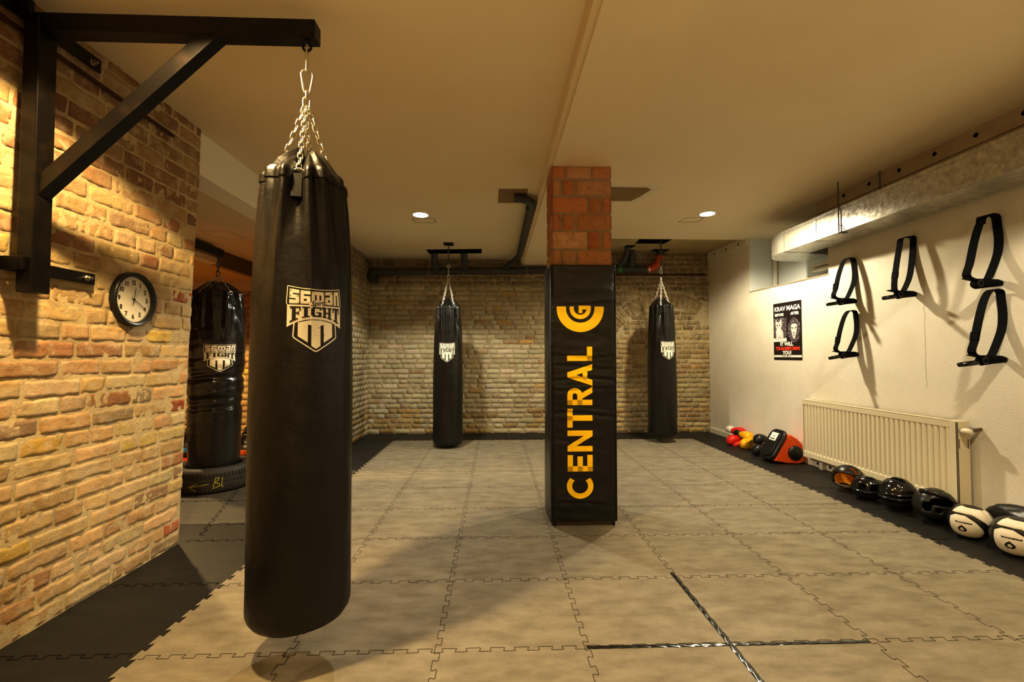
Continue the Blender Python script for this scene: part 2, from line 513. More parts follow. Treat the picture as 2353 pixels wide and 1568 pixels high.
def lens_left(row, rnd):
    if row % 2 == 0:
        return rnd.choice([0.28, 0.285, 0.275, 0.27, 0.14])
    return rnd.choice([0.145, 0.20, 0.15, 0.22, 0.14, 0.28])
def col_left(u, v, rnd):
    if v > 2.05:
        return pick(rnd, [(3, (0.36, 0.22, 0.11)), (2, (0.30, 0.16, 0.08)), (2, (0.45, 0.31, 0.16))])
    return pick(rnd, [(6, (0.60, 0.43, 0.22)), (3, (0.55, 0.36, 0.18)), (2.2, (0.62, 0.48, 0.28)), (1.2, (0.42, 0.22, 0.11)), (0.55, (0.44, 0.13, 0.05)), (0.7, (0.64, 0.45, 0.13)), (0.8, (0.36, 0.25, 0.15))])
lean = 0.033
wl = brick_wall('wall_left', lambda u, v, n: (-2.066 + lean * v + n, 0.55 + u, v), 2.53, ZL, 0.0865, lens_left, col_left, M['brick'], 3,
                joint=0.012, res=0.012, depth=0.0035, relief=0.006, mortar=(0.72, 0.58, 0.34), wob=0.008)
tag(wl, 'near left wall of old yellow and red brick, lit warm, with the clock on it', 'wall')
b = MB()
b.bx(-3.3, -2.085, YN, 3.075, 0, ZL)
o = b.build('wall_left', M['brick'], None)
at = o.data.color_attributes.new('col', 'FLOAT_COLOR', 'POINT')
at.data.foreach_set('color', [0.5, 0.36, 0.19, 1] * len(o.data.vertices))
o['kind'] = 'structure'; tag(o, 'solid core of the thick brick pier behind the near left wall face', 'wall')
b = MB(); b.add([(-2.066, YN, 0), (-2.066, 0.6, 0), (-2.066 + lean * ZL, 0.6, ZL), (-2.066 + lean * ZL, YN, ZL)], [(0, 1, 2, 3)])
o = b.build('wall_left', M['brick'], None)
at = o.data.color_attributes.new('col', 'FLOAT_COLOR', 'POINT')
at.data.foreach_set('color', [0.5, 0.36, 0.19, 1] * len(o.data.vertices))
o['kind'] = 'structure'; tag(o, 'brick wall running on past the left edge of the view', 'wall')

def lens_back(row, rnd):
    return rnd.choice([0.24, 0.245, 0.235, 0.125, 0.24]) if row % 2 == 0 else rnd.choice([0.125, 0.24, 0.13, 0.235, 0.18])
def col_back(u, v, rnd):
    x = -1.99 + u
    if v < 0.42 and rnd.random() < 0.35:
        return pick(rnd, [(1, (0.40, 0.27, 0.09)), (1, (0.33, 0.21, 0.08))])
    if v > 2.3:  # top rows coloured darker to suggest where the downlights cut off
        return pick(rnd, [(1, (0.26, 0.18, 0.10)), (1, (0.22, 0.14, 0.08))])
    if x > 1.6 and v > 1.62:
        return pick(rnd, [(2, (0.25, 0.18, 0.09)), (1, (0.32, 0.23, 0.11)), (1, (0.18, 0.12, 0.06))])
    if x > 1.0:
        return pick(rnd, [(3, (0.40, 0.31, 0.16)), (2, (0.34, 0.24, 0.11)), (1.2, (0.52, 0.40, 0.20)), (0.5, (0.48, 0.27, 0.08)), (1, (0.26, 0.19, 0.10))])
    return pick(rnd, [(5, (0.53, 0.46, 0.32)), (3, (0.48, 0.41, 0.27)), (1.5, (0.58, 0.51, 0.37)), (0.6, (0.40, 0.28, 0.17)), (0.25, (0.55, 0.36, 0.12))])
def in_arch(u, v):
    x = -1.99 + u
    rr = math.hypot(x - 2.72, v - 1.05)
    return v > 1.35 and 0.93 < rr < 1.22 and x > 1.5
def arch_bricks(rnd):
    out = []
    a = 40.0
    while a < 152:
        a2 = a + 4.6
        p = []
        for (rr, aa) in ((0.945, a2 - 0.5), (0.945, a + 0.3), (1.19, a + 0.3), (1.19, a2 - 0.5)):
            p.append((2.72 + rr * math.cos(R(aa)) + 1.99, 1.05 + rr * math.sin(R(aa))))
        if max(q[0] for q in p) < 5.38 and min(q[1] for q in p) > 1.35:
            out.append((p, pick(rnd, [(1, (0.28, 0.20, 0.10)), (1, (0.22, 0.15, 0.07))])))
        a = a2
    return out
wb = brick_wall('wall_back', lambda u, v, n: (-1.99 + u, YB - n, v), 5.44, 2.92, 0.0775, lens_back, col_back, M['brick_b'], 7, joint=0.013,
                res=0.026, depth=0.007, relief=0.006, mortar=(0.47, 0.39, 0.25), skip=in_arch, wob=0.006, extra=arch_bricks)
tag(wb, 'far end wall of pale whitewashed brick behind the two small punching bags', 'wall')
wr = brick_wall('wall_left', lambda u, v, n: (-1.985 + n, 4.9 + u, v), 2.32, 2.78, 0.0775, lens_back, col_back, M['brick_b'], 11, joint=0.013,
                res=0.026, depth=0.007, relief=0.006, mortar=(0.47, 0.39, 0.25), wob=0.006)
tag(wr, 'far section of pale brick side wall meeting the end wall at left', 'wall')
b = MB(); b.bx(-2.5, -2.0, 4.86, YB, 0, 2.78)
o = b.build('wall_left', M['tan_wall']); o['kind'] = 'structure'; tag(o, 'plain return of the far side wall facing the side room', 'wall')
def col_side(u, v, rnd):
    if v > 1.5:  # upper bricks coloured darker, standing in for the lamp's cutoff
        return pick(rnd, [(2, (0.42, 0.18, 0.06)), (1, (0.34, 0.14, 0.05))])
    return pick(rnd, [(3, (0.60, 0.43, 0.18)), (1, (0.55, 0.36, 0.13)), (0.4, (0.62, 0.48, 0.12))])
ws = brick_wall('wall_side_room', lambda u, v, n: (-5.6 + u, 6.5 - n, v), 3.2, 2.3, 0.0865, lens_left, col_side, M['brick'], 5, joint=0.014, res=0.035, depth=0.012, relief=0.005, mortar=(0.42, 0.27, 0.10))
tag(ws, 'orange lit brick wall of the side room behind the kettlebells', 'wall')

# ------------------------------------------------------------------ shell: floor, ceilings, plaster wall
b = MB(); b.bx(-6.5, 4.6, YN, 8.2, -0.1, 0.0)
fl = b.build('floor', M['mat_black']); fl['kind'] = 'structure'
tag(fl, 'black foam mat floor running as a border along the walls', 'floor')

def teeth_line(p0, p1, amp, per, dove=0.16, phase=0.0):
    """interlocking jigsaw edge as a polyline"""
    p0, p1 = Vector(p0), Vector(p1)
    L = (p1 - p0).length
    n = max(1, round(L / per)); per = L / n
    t = (p1 - p0).normalized(); q = Vector((-t.y, t.x))
    pts = []
    for i in range(n):
        a = i * per
        for (s, w) in ((0.04 + dove * 0.0, -1), (0.25 - dove * 0.22, -1), (0.25 + 0.0, -0.8), (0.25 - dove * 0.35, 0.8), (0.29 - dove * 0.3, 1), (0.71 + dove * 0.3, 1), (0.75 + dove * 0.35, 0.8), (0.75, -0.8), (0.75 + dove * 0.22, -1)):
            pts.append(p0 + t * (a + s * per) + q * amp * w)
    return pts

XS = [-1.457, -0.85, -0.24, 0.385, 0.997, 1.612, 2.238, 2.878]
YS = [1.936 + 0.5832 * k for k in range(-7, 9)]
x0, x1, y1 = XS[0], XS[-1], YS[-1]
b = MB()
A_ = 0.011
zt = 0.003
b.add([(x0 + A_, YN, zt), (x1 - A_, YN, zt), (x1 - A_, y1 - A_, zt), (x0 + A_, y1 - A_, zt)], [(0, 1, 2, 3)])
def teeth(p0, p1, inward, per=0.1):
    p0, p1 = Vector(p0), Vector(p1); L = (p1 - p0).length; n = round(L / per); pp = L / n
    t = (p1 - p0).normalized(); q = Vector(inward)
    for i in range(n):
        a0, a1 = i * pp + 0.22 * pp, i * pp + 0.78 * pp
        v = [p0 + t * (a0 + 0.05 * pp) + q * A_, p0 + t * (a1 - 0.05 * pp) + q * A_, p0 + t * (a1 + 0.06 * pp) - q * A_, p0 + t * (a0 - 0.06 * pp) - q * A_]
        b.add([(w.x, w.y, zt) for w in v], [(0, 1, 2, 3)])
teeth((x0, YN), (x0, y1), (1, 0)); teeth((x1, YN), (x1, y1), (-1, 0)); teeth((x0, y1), (x1, y1), (0, -1))
mg = b.build('foam_puzzle_mat', M['mat_grey'], recalc=False)
for p in mg.data.polygons: pass
tag(mg, 'large grey interlocking foam puzzle mat covering the middle of the floor', 'mat')
d = Decal()
for yy in YS[:-1]:
    d.line([tuple(p) for p in teeth_line((x0 + 0.012, yy), (x1 - 0.012, yy), 0.0115, 0.1)], 0.0025)
for xx in XS[1:-1]:
    d.line([tuple(p) for p in teeth_line((xx, YN), (xx, y1 - 0.012), 0.0115, 0.1)], 0.0025)
d.build('jigsaw_seam', M['seam'], lambda u, v, l: Vector((u, v, zt + 0.0012)), mg)
d = Decal()
for yy in YS:
    if yy > 0.5:
        d.line([tuple(p) for p in teeth_line((-2.04, yy + 0.02), (x0 - 0.015, yy + 0.02), 0.011, 0.1)], 0.004)
        d.line([tuple(p) for p in teeth_line((x1 + 0.015, yy - 0.13), (wallx(yy) - 0.02, yy - 0.13), 0.011, 0.1)], 0.004)
for xx in XS:
    d.line([tuple(p) for p in teeth_line((xx, y1 + 0.015), (xx, YB - 0.02), 0.011, 0.1)], 0.004)
d.build('jigsaw_seam', M['seam_b'], lambda u, v, l: Vector((u, v, 0.0012)), fl)
# side-room matting: black border mats coloured paler to stand for lamplight
b = MB(); b.add([(-4.6, 3.42, 0.002), (-1.475, 3.42, 0.002), (-1.475, 4.95, 0.002), (-4.6, 4.95, 0.002)], [(0, 1, 2, 3)])
d2 = b.build('lightened_mat', M['mat_side'], recalc=False)
tag(d2, 'black mat coloured paler as if lit, in the opening to the side room', 'mat')
d = Decal()
d.line([tuple(p) for p in teeth_line((-2.03, 3.42), (-1.49, 3.42), 0.011, 0.1)], 0.0045)
d.line([tuple(p) for p in teeth_line((-3.6, 3.95), (-1.49, 3.95), 0.011, 0.1)], 0.0045)
d.line([tuple(p) for p in teeth_line((-2.0, 3.2), (-2.55, 4.9), 0.011, 0.1)], 0.0045)
d.build('jigsaw_seam', M['seam_b'], lambda u, v, l: Vector((u, v, 0.0032)), d2)
b = MB(); b.bx(-4.6, -2.75, 5.0, 5.75, 0.002, 0.016)
rm = b.build('red_mat', M['mat_red']); tag(rm, 'red floor mat with a white stripe in front of the kettlebells', 'mat')
b = MB(); b.bx(-4.6, -3.0, 5.17, 5.22, 0.016, 0.0175)
b.build('white_stripe', M['poster_white'], rm)

def ceil_box(name, x0, x1, y0, y1, z, m, label, t=0.12):
    b = MB(); b.bx(x0, x1, y0, y1, z, z + t)
    o = b.build(name, m); o['kind'] = 'structure'; tag(o, label, 'ceiling'); return o
ceil_box('ceiling', -2.12, 0.45, YN, YB, ZL, M['ceil'], 'cream ceiling left of the boxed beam')
b = MB(); b.bx(0.425, 0.845, YN, YB, ZB, 2.95)
o = b.build('ceiling_beam', M['ceil']); o['kind'] = 'structure'; tag(o, 'boxed cream ceiling beam running over the brick pillar', 'beam')
b = MB(); b.bx(0.392, 0.4255, YN, YB - 0.02, ZB + 0.02, ZL)
b.build('edge_strip', M['ceil'], o)
ceil_box('ceiling', 0.84, 3.85, YN, 6.17, ZR, M['ceil'], 'cream ceiling right of the boxed beam')
ceil_box('ceiling', 0.84, 3.85, 6.17, YB, ZRB, M['ceil_rough'], 'rough yellowish strip of older ceiling above the far right bag')
b = MB(); b.bx(-2.2, -2.0, 3.075, 4.92, 2.45, ZL + 0.1)
o = b.build('wall_header', M['header']); o['kind'] = 'structure'; tag(o, 'pale plaster header over the opening to the side room', 'wall')
ceil_box('ceiling', -6.5, -2.2, 3.075, 7.2, 2.45, M['side_ceil'], 'warm brown ceiling of the side room')
# side-room beam, soffit and back
b = MB(); b.bx(-3.28, -3.2, 3.1, 6.5, 2.26, 2.45)
o = b.build('side_beam', M['beam_brown']); o['kind'] = 'structure'; tag(o, 'brown beam face under the side room ceiling', 'beam')
b = MB(); b.bx(-4.3, -3.2, 3.1, 6.5, 2.235, 2.262)
b.build('soffit', M['ochre'], o)
b = MB(); b.bx(-5.6, -2.4, 6.3, 6.52, 2.12, 2.45)
o = b.build('wall_side_room', M['tan_wall']); o['kind'] = 'structure'; tag(o, 'tan lintel strip above the orange brick of the side room', 'wall')
b = MB(); b.bx(-5.7, -5.6, 3.0, 6.6, 0, 2.45)
o = b.build('wall_side_room', M['tan_wall']); o['kind'] = 'structure'; tag(o, 'tan far end of the side room', 'wall')
b = MB(); b.bx(-5.7, -3.3, 2.98, 3.06, 0, 2.45)
o = b.build('wall_side_room', M['tan_wall']); o['kind'] = 'structure'; tag(o, 'tan near side of the side room', 'wall')
b = MB(); b.bx(-2.2, 3.9, YN - 0.1, YN, 0, 2.95)
o = b.build('wall_front', M['plaster']); o['kind'] = 'structure'; tag(o, 'plaster wall behind the viewer', 'wall')

# right plaster wall with deep niche
NY0, NY1, NZ = 4.72, 6.1, 2.1
b = MB()
ys = [YN, 0, 2.0, 3.0, 4.2, NY0, 5.2, 5.6, NY1, 6.6, YB + 0.05]
zs = [0, 0.7, 1.4, NZ, 2.95]
idx = {}
vs = []
for i, y in enumerate(ys):
    for j, z in enumerate(zs):
        idx[i, j] = len(vs); vs.append((wallx(y), y, z))
fs = []
for i in range(len(ys) - 1):
    for j in range(len(zs) - 1):
        if ys[i] >= NY0 - 1e-6 and ys[i + 1] <= NY1 + 1e-6 and zs[j] >= NZ - 1e-6:
            continue
        fs.append((idx[i, j], idx[i, j + 1], idx[i + 1, j + 1], idx[i + 1, j]))
b.add(vs, fs)
wR = b.build('wall_right', M['plaster'], recalc=False); wR['kind'] = 'structure'
tag(wR, 'rough white plaster wall on the right carrying poster, straps and radiator', 'wall')
b = MB()
nx = 3.86
b.add([(wallx(NY0), NY0, NZ), (wallx(NY1), NY1, NZ), (nx, NY1, NZ), (nx, NY0, NZ), (wallx(NY0), NY0, 2.95), (wallx(NY1), NY1, 2.95), (nx, NY1, 2.95), (nx, NY0, 2.95)],
      [(0, 1, 2, 3), (1, 5, 6, 2), (3, 2, 6, 7), (0, 3, 7, 4)])
b.build('niche_lining', M['niche'], wR)
b = MB(); b.bx(3.80, 3.835, 6.045, 6.08, NZ, 2.75)
b.build('niche_post', M['white_paint'], wR)
b = MB()
b.add([(wallx(NY0) - 0.006, NY0 - 0.01, NZ - 0.012), (wallx(NY1) - 0.006, NY1 + 0.01, NZ - 0.012), (wallx(NY1) - 0.006, NY1 + 0.01, NZ), (wallx(NY0) - 0.006, NY0 - 0.01, NZ)], [(0, 1, 2, 3)])
b.build('sill_edge', M['batten'], wR, recalc=False)
b = MB(); b.bx(3.60, 3.80, 4.75, 5.05, 2.22, 2.245); b.bx(3.60, 3.80, 4.75, 5.05, 2.18, 2.205)
b.build('niche_bracket', M['valve'], wR)
# hairline cracks in the plaster
d = Decal()
rnd = random.Random(4)
def crack(y, z0, z1, w):
    pts = []
    z = z0
    yy = y
    while z < z1:
        pts.append((yy + rnd.uniform(-0.006, 0.006), z)); z += 0.03
    d.line(pts, w)
crack(4.985, 0.74, 1.35, 0.006); crack(4.985, 1.35, 2.08, 0.0025); crack(3.66, 0.95, 1.85, 0.002)
d.build('plaster_crack', M['batten'], lambda u, v, l: Vector((wallx(u) - 0.001, u, v)), wR)
# skirting rail along the right wall
b = MB()
seg = [YN, 4.2, 4.9, 6.2, YB - 0.02]
for a, c in zip(seg, seg[1:]):
    b.add([(wallx(a) - 0.022, a, 0), (wallx(c) - 0.022, c, 0), (wallx(c) - 0.022, c, 0.075), (wallx(a) - 0.022, a, 0.075), (wallx(a), a, 0.075), (wallx(c), c, 0.075)], [(0, 1, 2, 3), (3, 2, 5, 4)])
bb = b.build('baseboard_right', M['white_paint'], recalc=False); bb['kind'] = 'structure'; tag(bb, 'scuffed white base rail along the right wall', 'baseboard')
b = MB()
for y in (6.62, 4.9, 4.72):
    b.lathe([(0.0, 0), (0.014, 0), (0.014, 0.004)], 14, 0, 'x', (wallx(y) - 0.0265, y, 0.04))
b.build('rail_hole', M['hole'], bb)
b = MB(); b.bx(wallx(6.34) - 0.028, wallx(6.34) - 0.02, 6.3, 6.38, 0.0, 0.07)
b.build('ochre_patch', M['ochre'], bb)

# ------------------------------------------------------------------ brick pillar and pad
PX0, PX1, PY0, PY1 = 0.42, 0.856, 3.335, 3.66
rows = [(0.885, 1.0, [(0, .225), (.24, .665), (.68, 1)]), (0.72, .865, [(0, .14), (.175, .38), (.415, 1)]), (.55, .70, [(0, .595), (.62, .825), (.85, 1)]),
        (.382, .53, [(0, .14), (.17, .37), (.425, 1)]), (.205, .365, [(0, .59), (.61, .81), (.85, 1)]), (.03, .185, [(0, .145), (.155, .41), (.43, 1)])]
zP0, zP1 = 1.86, ZB
vsA, fsA, csA = [], [], []
rnd = random.Random(21)
def pbrick(fn, a0, a1, z0, z1, col):
    nxx, nyy = max(4, int((a1 - a0) / 0.02)), 6
    o = len(vsA)
    for j in range(nyy + 1):
        for i in range(nxx + 1):
            s = 0 if i == 0 else 1 if i == nxx else 0.03 + 0.94 * (i - 1) / (nxx - 2)
            t = 0 if j == 0 else 1 if j == nyy else 0.05 + 0.9 * (j - 1) / (nyy - 2)
            u, v = a0 + (a1 - a0) * s, z0 + (z1 - z0) * t
            e = i in (0, nxx) or j in (0, nyy)
            n_ = 0.0 if e else 0.006 + 0.0025 * noise.noise(Vector((u * 30, v * 30, rnd.random() * 0.05)))
            vsA.append(fn(u, v, n_)); csA.append((*col, 1))
    for j in range(nyy):
        for i in range(nxx):
            a = o + j * (nxx + 1) + i
            fsA.append((a, a + 1, a + nxx + 2, a + nxx + 1))
fnF = lambda u, v, n: (u, PY0 - n, v)
fnS = lambda u, v, n: (PX0 - n, PY1 - u, v)
fnR = lambda u, v, n: (PX1 + n, PY0 + u, v)
redpal = [(3, (0.52, 0.215, 0.10)), (2, (0.55, 0.27, 0.135)), (1, (0.46, 0.165, 0.07)), (1.4, (0.58, 0.35, 0.20))]
for (za, zb, segs) in rows:
    z0 = zP0 + (zP1 - zP0) * za; z1 = zP0 + (zP1 - zP0) * zb
    for (s0, s1) in segs:
        pbrick(fnF, PX0 + (PX1 - PX0) * s0 + 0.002, PX0 + (PX1 - PX0) * s1 - 0.002, z0, z1, pick(rnd, redpal))
    for (s0, s1) in ((0, .3), (.34, .66), (.7, 1)):
        pbrick(fnS, (PY1 - PY0) * s0, (PY1 - PY0) * s1, z0, z1, pick(rnd, redpal))
        pbrick(fnR, (PY1 - PY0) * s0, (PY1 - PY0) * s1, z0, z1, pick(rnd, redpal))
o_ = len(vsA)
for (x, y) in ((PX0, PY0), (PX1, PY0), (PX1, PY1), (PX0, PY1)):
    for z in (0.0, zP1 + 0.01):
        vsA.append((x + (0.002 if x == PX0 else -0.002), y + (0.002 if y == PY0 else -0.002), z)); csA.append((0.36, 0.305, 0.20, 1))
for k in range(4):
    a, c = o_ + 2 * k, o_ + 2 * ((k + 1) % 4)
    fsA.append((a, c, c + 1, a + 1))
me = bpy.data.meshes.new('brick_pillar'); me.from_pydata(vsA, [], fsA)
at = me.color_attributes.new('col', 'FLOAT_COLOR', 'POINT'); at.data.foreach_set('color', [c for col in csA for c in col])
me.materials.append(M['brick_r'])
me.polygons.foreach_set('use_smooth', [i < len(fsA) - 4 for i in range(len(fsA))])
pil = bpy.data.objects.new('brick_pillar', me); C.objects.link(pil); pil['kind'] = 'structure'
tag(pil, 'square red clay brick pillar rising from the black padded wrap to the beam', 'pillar')

# padded wrap
pad = thing('pillar_pad', 'black vinyl padding wrapped round the pillar with yellow vertical lettering', 'pad', (0.637, 3.45, 0))
WX0, WX1, WY0, WY1, WZ0, WZ1 = 0.398, 0.874, 3.272, 3.70, 0.035, 1.885
def wrinkle(u, z, s):
    v = 0.006 * noise.noise(Vector((u * 3 + s, z * 9, s))) + 0.003 * noise.noise(Vector((u * 9 + s, z * 22 + 3 * u, s)))
    for (zc, k) in ((1.05, 1.0), (0.98, 0.7), (0.80, 1.0), (1.22, 0.45), (0.62, 0.35), (1.60, 0.3), (1.14, 0.6), (0.16, 0.5)):
        dz = z - zc + 0.012 * math.sin(u * 9 + zc * 20) + 0.02 * (u - 0.2)
        v += -0.007 * k * math.exp(-(dz / 0.011) ** 2) + 0.005 * k * math.exp(-((dz - 0.022) / 0.014) ** 2)
    return v
def front_y(x, z):
    u = x - WX0; w = WX1 - WX0
    edge = min(u, w - u)
    soft = 0.012 * math.exp(-edge / 0.012)
    return WY0 + soft - wrinkle(u, z, 1.3) * (1 - math.exp(-edge / 0.03))
b = MB()
NU, NZ_ = 44, 230
def ring_pts(z):
    pts = []
    for i in range(NU + 1):
        x = WX0 + (WX1 - WX0) * i / NU
        pts.append((x, front_y(x, z), z))
    for i in range(1, 14):
        y = WY0 + 0.012 + (WY1 - WY0 - 0.012) * i / 13
        pts.append((WX1 + 0.004 * math.sin(i / 13 * PI) + 0.6 * wrinkle(y, z, 5), y, z))
    for i in range(1, 8):
        pts.append((WX1 + (WX0 - WX1) * i / 8, WY1, z))
    for i in range(13, -1, -1):
        y = WY0 + 0.012 + (WY1 - WY0 - 0.012) * i / 13
        fl_ = 0.012 * math.sin(i / 13 * PI) + 0.008 * noise.noise(Vector((y * 14, z * 2.2, 4))) * math.sin(i / 13 * PI)
        pts.append((WX0 - fl_, y, z))
    return pts
rg = [ring_pts(WZ0 + (WZ1 - WZ0) * j / NZ_) for j in range(NZ_ + 1)]
n = len(rg[0])
vs = [p for r_ in rg for p in r_]
fs = [(j * n + k, j * n + (k + 1) % n, (j + 1) * n + (k + 1) % n, (j + 1) * n + k) for j in range(NZ_) for k in range(n)]
top = [Vector(p) for p in rg[-1]]
ic = Vector((0.636, 3.486, WZ1))
inner = [tuple(ic + (p - ic) * 0.86 + Vector((0, 0, -0.012))) for p in top]
vs += inner
fs += [(NZ_ * n + k, NZ_ * n + (k + 1) % n, (NZ_ + 1) * n + (k + 1) % n, (NZ_ + 1) * n + k) for k in range(n)]
b.add(vs, fs)
wrap = b.build('wrap', M['vinyl_pad'], None, smooth=True)
wrap.parent = pad; wrap.matrix_parent_inverse = Matrix.Translation(-Vector(pad.location))
def put(o, p):
    o.parent = p
    o.matrix_parent_inverse = (Matrix.Translation(p.location) @ p.rotation_euler.to_matrix().to_4x4()).inverted()
    return o
b = MB(); b.bx(WX0 + 0.02, WX0 + 0.035, WY0 + 0.012, WY0 + 0.03, 0.003, 0.05); b.bx(WX1 - 0.03, WX1 - 0.015, WY0 + 0.012, WY0 + 0.03, 0.003, 0.05)
put(b.build('corner_clip', M['steel_black']), pad)
b = MB(); b.tube([(WX1 - 0.004, WY0 + 0.006, 0.04 + i * 0.05) for i in range(37)], 0.005, 8); b.tube([(WX0 + 0.004, WY0 + 0.006, 0.04 + i * 0.05) for i in range(37)], 0.004, 8)
put(b.build('edge_piping', M['vinyl'], smooth=True), pad)
# lettering, read from the floor upward
d = Decal()
GX0, GX1 = 0.515, 0.697                     # cap band: 0.515 is letter top, 0.697 baseline
def L2(a, t):                               # a: along the word (upwards), t: 0 baseline .. 1 cap top
    return (GX1 + (GX0 - GX1) * t, a)
def strok(a0, t0, a1, t1):
    d.poly([L2(a0, t0), L2(a1, t0), L2(a1, t1), L2(a0, t1)])
T = 0.039; tt = T / (GX1 - GX0)
z = lambda py: 1.23 + (815.96 - py) * 3.2545 / 1046 + 0.0
# C
pts_o = []; cx, ca = 0.5 * (GX0 + GX1), 0.29
ro, ri = 0.096, 0.057
po = arc(0, 0, ro, 48, 312, 40); pi_ = arc(0, 0, ri, 42, 318, 40)
for i in range(40):
    q = [po[i], po[i + 1], pi_[i + 1], pi_[i]]
    d.poly([(cx - p[1], ca + p[0] * 0.92) for p in q])
# E
strok(0.395, 0, 0.395 + T, 1); strok(0.395, 0, 0.512, tt); strok(0.395, 0.5 - tt / 2, 0.502, 0.5 + tt / 2); strok(0.395, 1 - tt, 0.512, 1)
# N
strok(0.537, 0, 0.537 + T, 1); strok(0.648, 0, 0.648 + T, 1); d.poly([L2(0.537, 1), L2(0.537 + T, 1), L2(0.687, 0), L2(0.648, 0)])
# T
strok(0.707, 1 - tt, 0.843, 1); strok(0.756, 0, 0.756 + T, 1)
# R
strok(0.868, 0, 0.868 + T, 1); strok(0.868, 1 - tt, 0.94, 1); strok(0.868, 0.40, 0.94, 0.40 + tt * 0.95)
for i in range(16):
    a0 = -90 + 180 * i / 16; a1 = a0 + 180 / 16
    q = [(0.94 + 0.052 * math.cos(R(a0)), 0.70 + 0.30 * math.sin(R(a0))), (0.94 + 0.052 * math.cos(R(a1)), 0.70 + 0.30 * math.sin(R(a1))),
         (0.94 + 0.014 * math.cos(R(a1)), 0.70 + (0.30 - tt) * math.sin(R(a1))), (0.94 + 0.014 * math.cos(R(a0)), 0.70 + (0.30 - tt) * math.sin(R(a0)))]
    d.poly([L2(*p) for p in q])
d.poly([L2(0.912, 0.44), L2(0.953, 0.44), L2(1.003, 0), L2(0.957, 0)])
# A
d.poly([L2(1.008, 0), L2(1.05, 0), L2(1.104, 1), L2(1.067, 1)]); d.poly([L2(1.163, 0), L2(1.121, 0), L2(1.067, 1), L2(1.104, 1)])
strok(1.045, 0.2, 1.126, 0.2 + tt * 0.9)
# L
strok(1.186, 0, 1.186 + T, 1); strok(1.186, 0, 1.29, tt)
put(d.build('yellow_lettering', M['yellow_print'], lambda u, v, l: Vector((u, front_y(u, v) - 0.0028, v)), None, 0.006, 'xy'), pad)
d = Decal()
# emblem: bowl with a G inside
ex, ez = 0.612, 1.567
def ringarc(ro, ri, a0, a1, n=36):
    po, pi_ = arc(ex, ez, ro, a0, a1, n), arc(ex, ez, ri, a0, a1, n)
    for i in range(n):
        d.poly([po[i], po[i + 1], pi_[i + 1], pi_[i]])
ringarc(0.172, 0.104, 180, 360); ringarc(0.078, 0.046, 180, 360)
d.rect(ex - 0.172, ez - 0.001, ex - 0.104, ez + 0.014); d.rect(ex + 0.104, ez - 0.001, ex + 0.172, ez + 0.014)
d.rect(ex - 0.078, ez - 0.001, ex - 0.046, ez + 0.014)
ringarc(0.078, 0.046, 0, 14, 4)
d.poly([(ex + 0.046, ez + 0.0), (ex + 0.078, ez), (ex + 0.066, ez + 0.02), (ex - 0.012, ez + 0.02), (ex - 0.012, ez - 0.008), (ex + 0.04, ez - 0.008)])
d.rect(ex - 0.012, ez - 0.034, ex + 0.016, ez + 0.0)
put(d.build('yellow_emblem', M['yellow_print'], lambda u, v, l: Vector((u, front_y(u, v) - 0.0028, v)), None, 0.006, 'xy'), pad)

# ------------------------------------------------------------------ punching bags
def link_pts(L, w, n=6):
    r = w / 2; h = L / 2 - r
    return [(r * math.cos(PI * i / n), h + r * math.sin(PI * i / n)) for i in range(n + 1)] + [(-r * math.cos(PI * i / n), -h - r * math.sin(PI * i / n)) for i in range(n + 1)]
def chain_mb(p0, p1, L=0.036, w=0.019, t=0.0032, sag=0.0, n=6):
    p0, p1 = Vector(p0), Vector(p1)
    D = p1 - p0
    cnt = max(1, round(D.length / (L - 2.2 * t)))
    pitch = D.length / cnt
    ax = D.normalized()
    a = Vector((0, 0, 1)) if abs(ax.z) < 0.9 else Vector((1, 0.3, 0))
    e1 = (a - ax * a.dot(ax)).normalized(); e2 = ax.cross(e1)
    b = MB()
    for i in range(cnt):
        c = p0 + ax * pitch * (i + 0.5)
        ang = (PI / 2) * (i % 2) + 0.5
        sd = e1 * math.cos(ang) + e2 * math.sin(ang)
        b.tube([c + sd * q[0] + ax * q[1] for q in link_pts(pitch + 2.2 * t, w)], t, n, closed=True)
    return b

